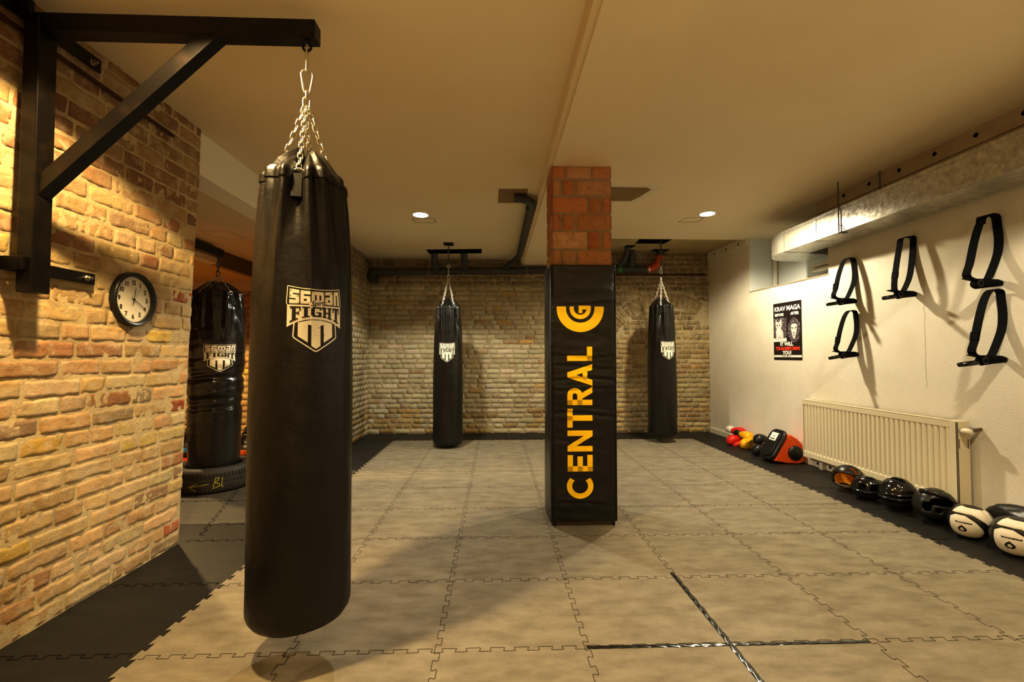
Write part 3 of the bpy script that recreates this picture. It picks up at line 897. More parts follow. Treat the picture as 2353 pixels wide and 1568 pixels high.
def seg_logo():
    d = Decal()
    W = 0.215
    def P_(x, y): return ((x - 0.5) * W, (0.58 - y) * W)
    def top(x): return 0.035 + 0.05 * (1 - (2 * x - 1) ** 2)
    def box(x0, s0, x1, s1, layer=1, mi=0, f=None):
        n = max(1, int((x1 - x0) / 0.06))
        for i in range(n):
            a, c = x0 + (x1 - x0) * i / n, x0 + (x1 - x0) * (i + 1) / n
            g = f
            d.poly([P_(a, g(a, s1)), P_(c, g(c, s1)), P_(c, g(c, s0)), P_(a, g(a, s0))], layer, mi)
    fu = lambda x, s: top(x) + s * (0.315 - top(x))
    B = lambda x0, s0, x1, s1: box(x0, s0, x1, s1, 1, 0, fu)
    t3 = 0.27
    # S 6 m a n
    B(.035, 0, .205, t3); B(.035, 0, .095, .62); B(.035, .365, .205, .635); B(.145, .365, .205, 1); B(.035, .73, .205, 1)
    B(.225, 0, .395, t3); B(.225, 0, .285, 1); B(.225, .40, .395, .62); B(.335, .40, .395, 1); B(.225, .78, .395, 1)
    B(.415, 0, .655, t3); B(.415, 0, .475, 1); B(.508, 0, .562, 1); B(.597, 0, .655, 1)
    B(.675, 0, .825, t3 - .03); B(.765, 0, .825, 1); B(.675, .40, .825, .6); B(.675, .40, .73, 1); B(.675, .8, .825, 1)
    B(.845, 0, .975, t3); B(.845, 0, .895, 1); B(.925, 0, .975, 1)
    # outline
    d.line([P_(x / 20, top(x / 20) - 0.038) for x in range(0, 21)], 0.0032, 1, 0)
    d.line([P_(0.0, top(0) - 0.038), P_(-0.005, 0.16), P_(-0.012, 0.30), P_(0.0, 0.335)], 0.0032, 1, 0)
    d.line([P_(1.0, top(1) - 0.038), P_(1.005, 0.16), P_(1.012, 0.30), P_(1.0, 0.335)], 0.0032, 1, 0)
    # FIGHT banner
    bot = lambda x: 0.575 + 0.15 * (abs(2 * x - 1)) ** 2.2
    fb = lambda x, s: 0.335 + s * (bot(x) + 0.015 - 0.335)
    box(0.0, 0, 1.0, 1, 1, 0, lambda x, s: 0.335 + s * (bot(x) + 0.015 - 0.335))
    fl_ = lambda x, s: 0.365 + s * (bot(x) - 0.03 - 0.365)
    K = lambda x0, s0, x1, s1: box(x0, s0, x1, s1, 2, 1, fl_)
    K(.05, 0, .235, .13); K(.085, 0, .15, 1); K(.05, .88, .185, 1); K(.21, 0, .235, .34); K(.15, .44, .20, .56); K(.185, .36, .205, .66)
    K(.255, 0, .39, .13); K(.29, 0, .355, 1); K(.255, .88, .39, 1)
    K(.41, .14, .475, .86); K(.435, 0, .585, .16); K(.435, .84, .585, 1); K(.545, .5, .60, 1); K(.505, .5, .60, .62); K(.565, 0, .59, .32)
    K(.615, 0, .70, .13); K(.635, 0, .685, 1); K(.615, .88, .70, 1); K(.715, 0, .80, .13); K(.73, 0, .78, 1); K(.715, .88, .80, 1); K(.66, .44, .75, .58)
    K(.815, 0, .965, .14); K(.865, 0, .92, 1); K(.835, .88, .945, 1); K(.815, 0, .84, .36); K(.94, 0, .965, .36)
    # Spirit of
    c_ = P_(0.535, 0.30)
    d.poly([(c_[0] + 0.034 * math.cos(a * PI / 9), c_[1] + 0.0125 * math.sin(a * PI / 9) + 0.12 * 0.034 * math.cos(a * PI / 9)) for a in range(18)], 3, 0)
    d.text('Spirit', 0.027, c_[0], c_[1], 4, 1, bold=0.0006, shear=0.35, rot=0.12)
    c2 = P_(0.60, 0.385)
    d.text('of', 0.018, c2[0], c2[1], 4, 1, bold=0.0004, shear=0.35, rot=0.2)
    # shield
    Ssh = [(0.125, 0.66), (0.11, 0.90), (0.13, 0.93), (0.48, 1.165), (0.52, 1.165), (0.87, 0.93), (0.89, 0.90), (0.875, 0.66)]
    d.line([P_(*p) for p in Ssh], 0.0045, 1, 0)
    def stripe(x0, x1, ya0, ya1, yb0, yb1): d.poly([P_(x0, yb0), P_(x1, yb1), P_(x1, ya1), P_(x0, ya0)], 1, 0)
    stripe(.19, .36, .655, .615, .90, 1.01); stripe(.42, .58, .605, .605, 1.07, 1.07); stripe(.64, .81, .615, .655, 1.01, .90)
    stripe(.36, .42, .615, .605, .685, .70); stripe(.58, .64, .605, .615, .70, .685)
    d.poly([P_(.42, 1.07), P_(.50, 1.125), P_(.58, 1.07)], 1, 0)
    return d

def make_bag(label, loc, R0, H, tabs, logo_az, logo_z, junction, ringz, topz, style, group=None, seed=0, vin='vinyl', toplink='chain', gather=1.0):
    root = thing('punching_bag', label, 'punching bag', loc, 0, group)
    ta = [R(a) for a in tabs]
    def rad(az, z):
        t = z / H
        if style == 'hang':
            pr = [(0, .965), (0.012, .985), (.03, 1.0), (.45, 1.0), (.56, .985), (.70, .95), (.83, .875), (.93, .79), (1.0, .715)]
        else:
            pr = [(0, .90), (.2, .93), (.38, .97), (.42, .955), (.5, 1.02), (.56, 1.0), (.63, 1.045), (.8, 1.06), (.9, 1.0), (.95, .93), (1, .86)]
        for (a, ra), (c, rc) in zip(pr, pr[1:]):
            if t <= c:
                k = (t - a) / (c - a); k = k * k * (3 - 2 * k) if style != 'hang' else k
                r = ra + (rc - ra) * k; break
        else:
            r = pr[-1][1]
        r *= R0
        down = max(0.0, (t - 0.62) / 0.38)
        for a0 in ta:
            da = (az - a0 + PI) % (2 * PI) - PI
            pull = math.exp(-(da / 0.17) ** 2)
            r -= gather * 0.040 * pull * down ** 3
            for s_, w_, amp in ((0.36, 0.12, 0.022), (-0.38, 0.13, 0.020), (0.72, 0.11, 0.013)):
                cc = s_ * (1.25 - 0.35 * down)
                r += gather * amp * down ** 1.5 * math.exp(-((da - cc) / w_) ** 2) - gather * 0.5 * amp * down ** 1.5 * math.exp(-((da - cc * 1.35) / (w_ * 0.8)) ** 2)
            # ridges running down from the tab
            r += gather * 0.013 * down ** 0.8 * math.exp(-((da - 0.20 - 0.22 * (1 - down)) / 0.085) ** 2)
            r += gather * 0.012 * down ** 0.8 * math.exp(-((da + 0.23 + 0.16 * (1 - down)) / 0.075) ** 2)
        x, y = math.sin(az), -math.cos(az)
        r += 0.0035 * noise.noise(Vector((x * 1.6 + seed, y * 1.6, z * 2.0))) + 0.0012 * noise.noise(Vector((x * 5 + seed, y * 5, z * 7)))
        if style != 'hang':
            env = math.exp(-((t - 0.55) / 0.16) ** 2)
            zz = z + 0.03 * noise.noise(Vector((x * 1.5, y * 1.5, seed + 2)))
            r += env * 0.006 * math.sin(zz * 75 + 1.5 * noise.noise(Vector((x * 2, y * 2, z * 5)))) * (0.5 + 0.8 * noise.noise(Vector((x * 2.2, y * 2.2, z * 12 + seed))))
            r -= 0.010 * math.exp(-((zz - 0.72) / 0.02) ** 2) + 0.008 * math.exp(-((zz - 0.80) / 0.016) ** 2) + 0.012 * math.exp(-((zz - 1.0) / 0.018) ** 2) + 0.008 * math.exp(-((zz - 1.19) / 0.02) ** 2)
            if t > 0.8: r += 0.008 * noise.noise(Vector((x * 3, y * 3, z * 8 + seed)))
        return r
    def zoff(az, z):
        t = max(0.0, (z / H - 0.9) / 0.1)
        s = 0.0
        for a0 in ta:
            da = (az - a0 + PI) % (2 * PI) - PI
            s += -0.026 * gather * math.exp(-(da / 0.28) ** 2)
        s += 0.010 * noise.noise(Vector((math.sin(az) * 2, math.cos(az) * 2, seed)))
        return s * t
    def surf(az, z, off=0.0):
        r = rad(az, z) + off
        return Vector((r * math.sin(az), -r * math.cos(az), z + zoff(az, z)))
    NA, NZz = 240, 160
    vs, fs = [], []
    b = MB()
    # rounded base
    prof = [(0.0, 0.028), (0.35, 0.012), (0.62, 0.002), (0.82, 0.0), (0.92, 0.006), (0.975, 0.022)]
    zs_ = [0.04 + (H - 0.04) * (j / NZz) for j in range(NZz + 1)]
    for (q, zz) in prof:
        for k in range(NA):
            az = 2 * PI * k / NA
            r = rad(az, 0.04) * q
            vs.append((r * math.sin(az), -r * math.cos(az), zz))
    for zz in zs_:
        for k in range(NA):
            vs.append(surf(2 * PI * k / NA, zz))
    # turned-in top: hem, then gathered dome
    nrow = len(prof) + len(zs_)
    dome = [(0.975, 0.010, 0), (0.90, 0.016, 0), (0.76, 0.046, 1), (0.58, 0.074, 1), (0.40, 0.094, 1), (0.22, 0.106, 1), (0.05, 0.110, 1)]
    for (q, dz, fold) in dome:
        for k in range(NA):
            az = 2 * PI * k / NA
            p = surf(az, H)
            f = 0.0
            if fold:
                for a0 in ta:
                    da = (az - a0 + PI) % (2 * PI) - PI
                    f += -0.030 * math.exp(-(da / 0.22) ** 2) * math.sin(q * PI)
                f += 0.010 * math.sin(az * 9 + seed) * math.sin(q * PI) + 0.018 * noise.noise(Vector((math.sin(az) * 2.5, math.cos(az) * 2.5, q * 3 + seed))) * math.sin(q * PI)
            vs.append((p.x * q, p.y * q, p.z + dz * (gather if fold else 1) + f))
        nrow += 1
    for i in range(nrow - 1):
        for k in range(NA):
            l = (k + 1) % NA
            fs.append((i * NA + k, i * NA + l, (i + 1) * NA + l, (i + 1) * NA + k))
    fs.append(tuple(range(NA))[::-1]); fs.append(tuple((nrow - 1) * NA + k for k in range(NA)))
    b.add(vs, fs)
    b.build('body', M[vin], root, smooth=True)
    # folded hem round the rim
    b = MB()
    hem = []
    for k in range(NA):
        az = 2 * PI * k / NA
        hem.append((surf(az, H - 0.040, 0.0008), surf(az, H - 0.0395, 0.0050), surf(az, H - 0.015, 0.0055), surf(az, H - 0.001, 0.0045), surf(az, H + 0.006, -0.002)))
    vs = [p for h in hem for p in h]
    fs = [(k * 5 + j, ((k + 1) % NA) * 5 + j, ((k + 1) % NA) * 5 + j + 1, k * 5 + j + 1) for k in range(NA) for j in range(4)]
    b.add(vs, fs); b.build('rim_hem', M[vin], root, auto=45)
    # stitch line
    if style == 'hang':
        d = Decal()
        for k in range(130):
            a = 2 * PI * k / 130
            d.rect(a, H - 0.105, a + 0.026, H - 0.1035)
        d.build('stitching', M['tab'], lambda u, v, l: surf(u, v, 0.001), root)
    # logo
    lg = seg_logo()
    if style != 'hang': lg.p = [([(q[0] * 1.14, q[1] * 1.0) for q in pts], l, m_) for pts, l, m_ in lg.p]
    lg.build('printed_logo', [M['cream_print'], M['black_print']], lambda u, v, l: surf(R(logo_az) + u / R0, logo_z + v, 0.0006 + 0.0005 * l), root, 0.01, 'xy')
    J = Vector((0, 0, junction))
    for i, a0 in enumerate(ta):
        # webbing tab: flat strip following the surface
        b = MB()
        w = 0.021
        rows_ = [H - 0.120 + 0.112 * j / 8 for j in range(9)]
        vs = []
        for zz in rows_:
            for s_ in (-1, 1):
                for of in (0.0045, 0.0085):
                    vs.append(surf(a0 + s_ * w / (R0 * 0.8), zz, of))
        fs = []
        for j in range(8):
            o_ = j * 4
            fs += [(o_, o_ + 2, o_ + 6, o_ + 4), (o_ + 1, o_ + 5, o_ + 7, o_ + 3), (o_, o_ + 4, o_ + 5, o_ + 1), (o_ + 2, o_ + 3, o_ + 7, o_ + 6)]
        fs += [(0, 1, 3, 2), (32, 34, 35, 33)]
        b.add(vs, fs)
        tb = b.build('webbing_tab', M['tab'], root)
        p = surf(a0, H, 0.010)
        rdir = Vector((math.sin(a0), -math.cos(a0), 0)); tdir = Vector((math.cos(a0), math.sin(a0), 0))
        c = p + Vector((0, 0, 0.004))
        b = MB()
        dp = [c + tdir * 0.021 * q[0] + Vector((0, 0, 1)) * 0.021 * q[1] * 1.05 for q in [(math.cos(PI * j / 8), math.sin(PI * j / 8)) for j in range(9)]] + [c + tdir * -0.021 + Vector((0, 0, -0.007)), c + tdir * 0.021 + Vector((0, 0, -0.007))]
        b.tube(dp, 0.0034, 8, closed=True)
        b.build('d_ring', M['chrome'], tb, smooth=True)
        chain_mb(c + Vector((0, 0, 0.016)), J + Vector((rdir.x * 0.006, rdir.y * 0.006, 0))).build('chain', M['chrome'], root, smooth=True)
    # ring / carabiner and hanging chain
    b = MB()
    lk = lambda z0, z1, w, t, ang: b.tube([Vector((math.cos(ang) * q[0], math.sin(ang) * q[0], (z0 + z1) / 2 + q[1])) for q in link_pts(z1 - z0, w, 8)], t, 8, closed=True)
    if toplink == 'carabiner':
        lk(junction - 0.012, junction + 0.045, 0.026, 0.004, 0.3); lk(junction + 0.036, junction + 0.072, 0.018, 0.004, 1.8)
        b.build('link', M['chrome'], root, smooth=True)
        b = MB()
        z0, z1 = junction + 0.062, junction + 0.165
        cp = [(0.0, z0), (0.010, z0 + 0.003), (0.014, z0 + 0.014), (0.0235, z1 - 0.03), (0.0225, z1 - 0.012), (0.012, z1), (-0.003, z1), (-0.017, z1 - 0.008), (-0.0225, z1 - 0.022), (-0.0135, z0 + 0.018), (-0.009, z0 + 0.004)]
        b.tube([Vector((p[0] * math.cos(0.4), p[0] * math.sin(0.4), p[1])) for p in cp], 0.005, 10, closed=True)
        cb = b.build('carabiner', M['chrome'], root, smooth=True)
        b = MB()
        lk(z1 - 0.014, topz + 0.012, 0.022, 0.0042, 1.75)
        b.build('link', M['chrome'], root, smooth=True)
    elif toplink == 'ring':
        lk(junction - 0.01, junction + 0.055, 0.03, 0.005, 0.2); lk(junction + 0.045, ringz - 0.012, 0.022, 0.005, 1.7)
        b.tube([Vector((0.02 * math.cos(2 * PI * i / 16), 0.0, ringz + 0.006 + 0.02 * math.sin(2 * PI * i / 16))) for i in range(16)], 0.005, 8, closed=True)
        b.build('hanging_ring', M['chrome'], root, smooth=True)
        chain_mb((0, 0, ringz + 0.022), (0, 0, topz), 0.042, 0.022, 0.004).build('hanging_chain', M['chain_dark'], root, smooth=True)
    elif toplink == 'hook':
        lk(junction - 0.01, junction + 0.06, 0.016, 0.004, 0.2)
        b.tube([Vector(p) for p in ((0, 0, ringz + 0.06), (0.012, 0, ringz + 0.0), (0.018, 0, ringz - 0.05), (0.008, 0, ringz - 0.058), (-0.008, 0, ringz - 0.058), (-0.018, 0, ringz - 0.05), (-0.012, 0, ringz))], 0.0045, 8, closed=True)
        b.build('spring_hook', M['chrome'], root, smooth=True)
        chain_mb((0, 0, ringz + 0.055), (0, 0, topz), 0.042, 0.024, 0.005).build('hanging_chain', M['chain_dark'], root, smooth=True)
    else:
        chain_mb((0, 0, junction), (0, 0, topz), 0.05, 0.026, 0.005).build('hanging_chain', M['chain_dark'], root, smooth=True)
    return root

make_bag('big black punching bag in front, hanging by chains from the black wall bracket', (-0.812, 1.95, 0.165), 0.2, 1.815, [10, 100, 190, 280], 36, 1.205, 2.125, 0, 2.39, 'hang', None, 1, 'vinyl', 'carabiner')
make_bag('small black punching bag hanging between pillar and far left corner', (-0.64, 6.16, 0.04), 0.2, 1.84, [-42, 48, 138, 228], 1, 1.225, 2.22, 2.385, 2.70, 'hang', None, 2, 'vinyl', 'ring')
make_bag('black punching bag hanging right of the pillar by the far wall', (2.37, 6.42, 0.095), 0.2, 1.84, [-24, 66, 156, 246], 8, 1.20, 2.19, 2.36, 2.85, 'hang', None, 3, 'vinyl', 'hook')
make_bag('wrinkled glossy black punching bag standing in the tyre', (-2.655, 4.43, 0.025), 0.228, 1.80, [-20, 70, 160, 250], 38, 1.18, 1.96, 0, 2.17, 'old', None, 4, 'vinyl_gloss', 'chain', 0.9)

# ------------------------------------------------------------------ wall bracket for the front bag
br = thing('wall_bracket', 'black steel wall bracket with diagonal brace holding the front punching bag', 'bracket', (-1.96, 1.93, 1.6))
YBk = 1.95
b = MB(); b.bx(-1.945, -1.882, 1.905, 1.985, 1.485, 2.64); put(b.build('post', M['steel_black'], bevel=0.004), br)
b = MB(); b.bx(-1.945, -0.768, 1.915, 1.985, 2.577, 2.655); arm = put(b.build('arm', M['steel_black'], bevel=0.005), br)
a = Vector((-1.883, YBk, 1.93)); c = Vector((-1.21, YBk, 2.58)); mid = (a + c) / 2; L = (c - a).length + 0.06
ang = math.atan2(c.z - a.z, c.x - a.x)
b = MB(); b.box(mid, (L, 0.06, 0.062), Matrix.Rotation(-ang, 3, 'Y')); put(b.build('brace', M['steel_black'], bevel=0.004), br)
def flange(z, y0, y1, h, xo):
    b = MB(); b.bx(xo, xo + 0.012, y0, y1, z - h / 2, z + h / 2)
    b.bx(xo + 0.012, -1.90, 1.885, 1.905, z - h / 2, z + h / 2)
    f = put(b.build('wall_plate', M['steel_black'], bevel=0.004), br)
    return f
f1 = flange(2.655, 1.55, 2.285, 0.065, -1.965)
f2 = flange(1.602, 1.55, 2.318, 0.055, -1.995)
def bolt(x, y, z, par):
    b = MB(); b.lathe([(0, 0.012), (0.0105, 0.012), (0.011, 0.0), (0.016, 0.0), (0.016, -0.003)], 6, 0, 'x', (x, y, z))
    b.lathe([(0, 0.024), (0.006, 0.024), (0.006, 0.0)], 10, 0, 'x', (x, y, z))
    o = b.build('bolt', M['bolt']); o.parent = par; o.matrix_parent_inverse = (par.matrix_parent_inverse.inverted() if False else Matrix.Translation(-Vector(br.location)))
    o.matrix_parent_inverse = (Matrix.Translation(br.location) @ par.matrix_parent_inverse).inverted() if True else o.matrix_parent_inverse
for y in (1.915, 2.02, 2.235): bolt(-1.952, y, 2.648, f1)
for y in (1.85, 2.045, 2.275): bolt(-1.982, y, 1.604, f2)
b = MB()
b.tube([(-0.812 + 0.017 * math.cos(2 * PI * i / 16), YBk - 0.002, 2.553 + 0.017 * math.sin(2 * PI * i / 16)) for i in range(16)], 0.0055, 8, closed=True)
b.tube([(-0.812, YBk, 2.572), (-0.812, YBk, 2.582)], 0.012, 10)
put(b.build('eye_ring', M['steel_black'], smooth=True), br)

# arm bracket in the side room
sb = thing('steel_arm', 'black square steel arm holding the bag that stands in the tyre', 'bracket', (-2.66, 3.8, 2.2))
b = MB(); b.bx(-2.695, -2.625, 3.08, 4.47, 2.165, 2.245); put(b.build('arm', M['steel_black'], bevel=0.004), sb)
b = MB(); b.bx(-2.72, -2.60, 3.076, 3.10, 1.9, 2.35); put(b.build('wall_plate', M['steel_black'], bevel=0.003), sb)

# dark red conduit on the left wall
b = MB(); b.tube([(-1.958, 0.4, 2.588), (-1.960, 2.80, 2.562)], 0.011, 10)
o = b.build('conduit', M['conduit'], smooth=True); tag(o, 'thin dark red pipe running along the top of the left brick wall', 'pipe')

# ------------------------------------------------------------------ clock
ck = thing('wall_clock', 'round black framed wall clock with white face on the brick wall', 'clock', (-2.0, 2.583, 1.536))
ROT = Matrix(((0, 0, 1), (1, 0, 0), (0, 1, 0))).to_4x4()        # local x -> +Y, local y -> +Z, local z -> +X (out of wall)
ck.rotation_euler = ROT.to_euler()
b = MB(); b.lathe([(0.0, -0.03), (0.148, -0.03), (0.150, -0.005), (0.1495, 0.012), (0.145, 0.018), (0.134, 0.017), (0.126, 0.010), (0.124, -0.004)], 64)
b.build('case', M['clock_black'], ck, auto=40)
b = MB(); b.lathe([(0.0001, -0.004), (0.125, -0.004)], 48); b.build('dial', M['clock_face'], ck)
d = Decal()
for h in range(1, 13):
    a = R(90 - 30 * h)
    rr = 0.095 if h not in (10, 11, 12) else 0.093
    d.text(str(h), 0.034, rr * math.cos(a), rr * math.sin(a), 0, 0, bold=0.0012, sx=1.0 if h < 10 else 0.9, spacing=0.9)
for i in range(60):
    a = R(6 * i); r_ = 0.0006 if i % 5 else 0.0011
    d.rect(0.116 * math.cos(a) - r_, 0.116 * math.sin(a) - r_, 0.116 * math.cos(a) + r_, 0.116 * math.sin(a) + r_)
d.build('numerals', M['ink'], lambda u, v, l: Vector((u, v, -0.0032)), ck)
def hand(name, ang, l0, l1, w, zz, m):
    d = Decal(); a = R(90 - ang); c_, s_ = math.cos(a), math.sin(a)
    d.line([(-l0 * c_, -l0 * s_), (l1 * c_, l1 * s_)], w)
    d.build(name, m, lambda u, v, l: Vector((u, v, zz)), ck)
hand('hour_hand', 10, 0.030, 0.062, 0.0045, 0.0015, M['ink'])
hand('minute_hand', 120, 0.022, 0.092, 0.0038, 0.0030, M['ink'])
hand('second_hand', 31, 0.045, 0.082, 0.0012, 0.0045, M['ink'])
b = MB(); b.lathe([(0.0001, 0.006), (0.005, 0.006), (0.005, -0.003)], 12); b.build('hub', M['ink'], ck)
b = MB(); b.lathe([(0.0001, 0.009), (0.128, 0.009)], 48); b.build('glass', M['glass'], ck)

# ------------------------------------------------------------------ floor tape cross
def tape(p0, p1, w, label, seed):
    p0, p1 = Vector(p0), Vector(p1); t = (p1 - p0); L = t.length; t.normalize(); q = Vector((-t.y, t.x, 0))
    n = int(L / 0.004); vs = []; fs = []
    for i in range(n + 1):
        s = i * L / n
        for j in range(7):
            k = (j / 6 - 0.5) * 2
            sk = s + 0.018 * k
            wv = abs(((sk / 0.058 + 0.15 * noise.noise(Vector((s * 4, seed, 0)))) % 1) - 0.5) * 2
            h = 0.0040 + (0.0008 + 0.0020 * max(0.0, 0.5 + 1.2 * noise.noise(Vector((s * 2.2, seed + 4, 0))))) * wv * (1 - 0.6 * k * k) + 0.0006 * noise.noise(Vector((s * 40, k, seed)))
            ww = w / 2 * (1 + 0.10 * math.sin(sk / 0.058 * 2 * PI))
            p = p0 + t * s + q * ww * k
            vs.append((p.x, p.y, h if abs(k) < 0.99 else 0.0036))
    for i in range(n):
        for j in range(6):
            a = i * 7 + j
            fs.append((a, a + 1, a + 8, a + 7))
    b = MB(); b.add(vs, fs)
    o = b.build('floor_tape', M['tape'], smooth=True)
    tag(o, label, 'tape'); return o
tape((0.385, 1.934, 0), (1.602, 1.93, 0), 0.021, 'glossy black tape strip running left to right across the grey mat', 1)
tape((0.992, 2.565, 0.0008), (1.0, 1.30, 0.0008), 0.024, 'glossy black tape strip running away from the viewer, crossing the other', 2)

# ------------------------------------------------------------------ duct, rods, batten
du = thing('air_duct', 'rectangular galvanised sheet metal air duct with rounded end under the ceiling', 'duct', (3.33, 3, 2.4))
DX0, DX1, DZ0, DZ1 = 3.17, 3.50, 2.365, 2.595
b = MB()
outl = [(DX0, YN), (DX0, 4.95)]
for i in range(1, 9):
    a = R(180 - 90 * i / 8)
    outl.append((DX0 + 0.34 + 0.34 * math.cos(a), 4.95 + 0.42 * math.sin(a)))
outl += [(3.80, 5.37), (3.80, 4.98), (DX1, 4.95), (DX1, YN)]
b.prism(outl, DZ0, DZ1, lambda x, y, z: (x, y, z))
put(b.build('casing', M['galv'], auto=35), du)
b = MB()
for (ya, yb) in ((4.86, 4.93), (4.36, 4.40)):
    b.bx(DX0 - 0.003, DX0 - 0.0005, ya, yb, DZ0 - 0.002, DZ1 + 0.002); b.bx(DX0 - 0.003, DX1, ya + 0.02, yb - 0.015, DZ0 - 0.003, DZ0 - 0.0005)
put(b.build('foil_band', M['foil']), du)
b = MB(); b.bx(DX0 - 0.007, DX0 + 0.0, YN, 4.0, DZ0 - 0.006, DZ0 + 0.012); b.bx(DX0 - 0.004, DX0, YN, 4.9, DZ1 - 0.028, DZ1)
put(b.build('edge_flange', M['galv']), du)
b = MB(); b.tube([(DX0 - 0.012, 4.05, DZ0 - 0.02), (DX0 - 0.012, 4.05, ZR)], 0.005, 8); b.bx(DX0 - 0.02, DX0 + 0.06, 4.035, 4.065, DZ0 - 0.012, DZ0 - 0.006); b.tube([(DX0 - 0.012, 4.05, DZ0 + 0.07), (DX0 - 0.012, 3.985, DZ0 + 0.0)], 0.003, 6)
put(b.build('hanger_rod', M['rod']), du)
b = MB(); b.tube([(DX0 + 0.17, 3.8, DZ1), (DX0 + 0.17, 3.8, ZR)], 0.005, 8)
put(b.build('hanger_rod', M['rod']), du)
bt = thing('timber_batten', 'long painted timber batten with dark bolt holes above the air duct', 'batten', (3.46, 2, 2.7))
b = MB(); b.bx(3.37, 3.55, YN, 4.62, 2.60, ZR); put(b.build('beam', M['batten']), bt)
b = MB(); b.bx(3.3685, 3.371, YN, 4.62, 2.700, 2.704); put(b.build('groove', M['hole']), bt)
b = MB()
for y in (4.25, 3.949, 3.643, 3.336, 3.034, 2.741, 2.44):
    b.lathe([(0.0001, -0.0015), (0.017, -0.0015), (0.017, 0.01)], 16, 0, 'x', (3.37, y, 2.775))
put(b.build('bolt_hole', M['hole']), bt)
bt2 = thing('timber_batten', 'short painted timber batten with small bolt holes in the far right corner', 'batten', (3.44, 6.6, 2.8))
b = MB()
b.add([(wallx(y) - o_, y, z_) for y in (6.12, YB - 0.03) for o_ in (0.03, 0.0) for z_ in (2.745, 2.868)], [(0, 1, 5, 4), (2, 6, 7, 3), (0, 4, 6, 2), (1, 3, 7, 5), (0, 2, 3, 1), (4, 5, 7, 6)])
put(b.build('beam', M['plaster']), bt2)
b = MB()
for y in (6.31, 6.62, 6.95):
    b.lathe([(0.0001, -0.002), (0.014, -0.002), (0.014, 0.01)], 14, 0, 'x', (wallx(y) - 0.031, y, 2.80))
put(b.build('bolt_hole', M['hole']), bt2)

# ------------------------------------------------------------------ pipes on the back wall
PZ, PY = 2.512, 7.08
pp = thing('drain_pipe', 'long dark grey drain pipe running along the top of the far brick wall', 'pipe', (0, PY, PZ))
b = MB(); b.tube([(-1.86, PY, PZ), (2.40, PY, PZ + 0.075)], 0.055, 20); put(b.build('main_run', M['pvc'], auto=50), pp)
b = MB(); b.tube([(-1.80, PY, PZ), (-1.90, PY, PZ - 0.005), (-1.93, PY, PZ - 0.06), (-1.93, PY, PZ - 0.10)], [0.062, 0.064, 0.06, 0.055], 18)
b.tube([(-1.93, PY - 0.01, PZ - 0.08), (-1.82, PY - 0.01, PZ - 0.135)], [0.058, 0.06], 18)
put(b.build('elbow', M['pvc'], auto=50), pp)
b = MB()
for x in (-1.62, -0.80, -0.36, 0.22, 0.30, 1.86, 1.98, 2.2):
    zc = PZ + 0.075 * (x + 1.86) / 4.26
    b.tube([(x - 0.035, PY, zc), (x + 0.035, PY, zc)], 0.060, 20)
put(b.build('collar', M['pvc'], auto=50), pp)
b = MB()
b.tube([(-0.918, PY - 0.30, ZL + 0.05), (-0.918, PY - 0.28, 2.66), (-0.918, PY - 0.06, 2.54)], 0.048, 18)
b.tube([(-0.474, PY - 0.30, ZL + 0.05), (-0.474, PY - 0.28, 2.66), (-0.474, PY - 0.06, 2.55)], 0.048, 18)
put(b.build('riser', M['pvc'], auto=50), pp)
b = MB()
for x in (-1.03, -0.49, 0.48):
    b.tube([(x, PY - 0.062, 2.47), (x, PY - 0.062, 2.70)], 0.004, 6)
put(b.build('pipe_strap', M['bolt']), pp)
b = MB(); b.tube([(-1.97, PY - 0.1, 2.62), (-1.955, PY - 0.12, 2.70), (-1.93, PY - 0.06, 2.60), (-1.93, PY - 0.05, 2.5)], 0.003, 6); put(b.build('wire_tie', M['steel_black']), pp)
b = MB()
b.tube([(2.38, PY, PZ + 0.075), (2.47, PY, PZ + 0.09), (2.55, PY - 0.01, PZ + 0.15), (2.585, PY - 0.03, PZ + 0.24), (2.585, PY - 0.04, PZ + 0.29)], 0.058, 20)
e = put(b.build('red_elbow', M['pvc_red'], auto=50), pp); e['label'] = 'orange red elbow at the right end of the pipe'
b = MB(); b.tube([(2.585, PY - 0.04, PZ + 0.28), (2.585, PY - 0.04, ZRB + 0.02)], 0.062, 20)
b.tube([(2.13, PY - 0.02, 2.60), (2.13, PY - 0.05, ZRB + 0.02)], 0.058, 20)
b.tube([(1.86, PY, 2.58), (1.95, PY - 0.03, 2.63), (2.0, PY - 0.16, 2.72), (2.02, PY - 0.25, ZRB + 0.02)], 0.04, 16)
put(b.build('riser', M['pvc'], auto=50), pp)
b = MB(); b.tube([(1.93, PY - 0.0, 2.5788), (1.975, PY, 2.5795)], 0.0612, 20, cap=False); put(b.build('green_sticker', M['green'], smooth=True), pp)
b = MB(); b.tube([(2.40, PY, PZ + 0.0755), (2.425, PY, PZ + 0.0765)], 0.0625, 20); b.tube([(2.33, PY - 0.1, 2.64), (2.33, PY - 0.1, 2.80)], 0.004, 6); put(b.build('steel_clamp', M['bolt'], auto=50), pp)
b = MB(); b.tube([(0.9, 7.16, 2.495), (3.36, 7.14, 2.515)], 0.012, 8)
o = b.build('water_pipe', M['conduit'], smooth=True); tag(o, 'thin dark red pipe just below the grey drain pipe at right', 'pipe')
b = MB()
b.tube([(0.17, 4.22, 2.70), (0.25, 4.22, 2.692), (0.30, 4.23, 2.685), (0.335, 4.28, 2.68), (0.338, 4.36, 2.678), (0.335, 5.2, 2.672), (0.335, 6.3, 2.66), (0.33, 6.48, 2.655), (0.25, 6.75, 2.62), (0.13, 7.02, 2.57)], 0.038, 16)
put(b.build('branch_run', M['pvc'], auto=60), pp)
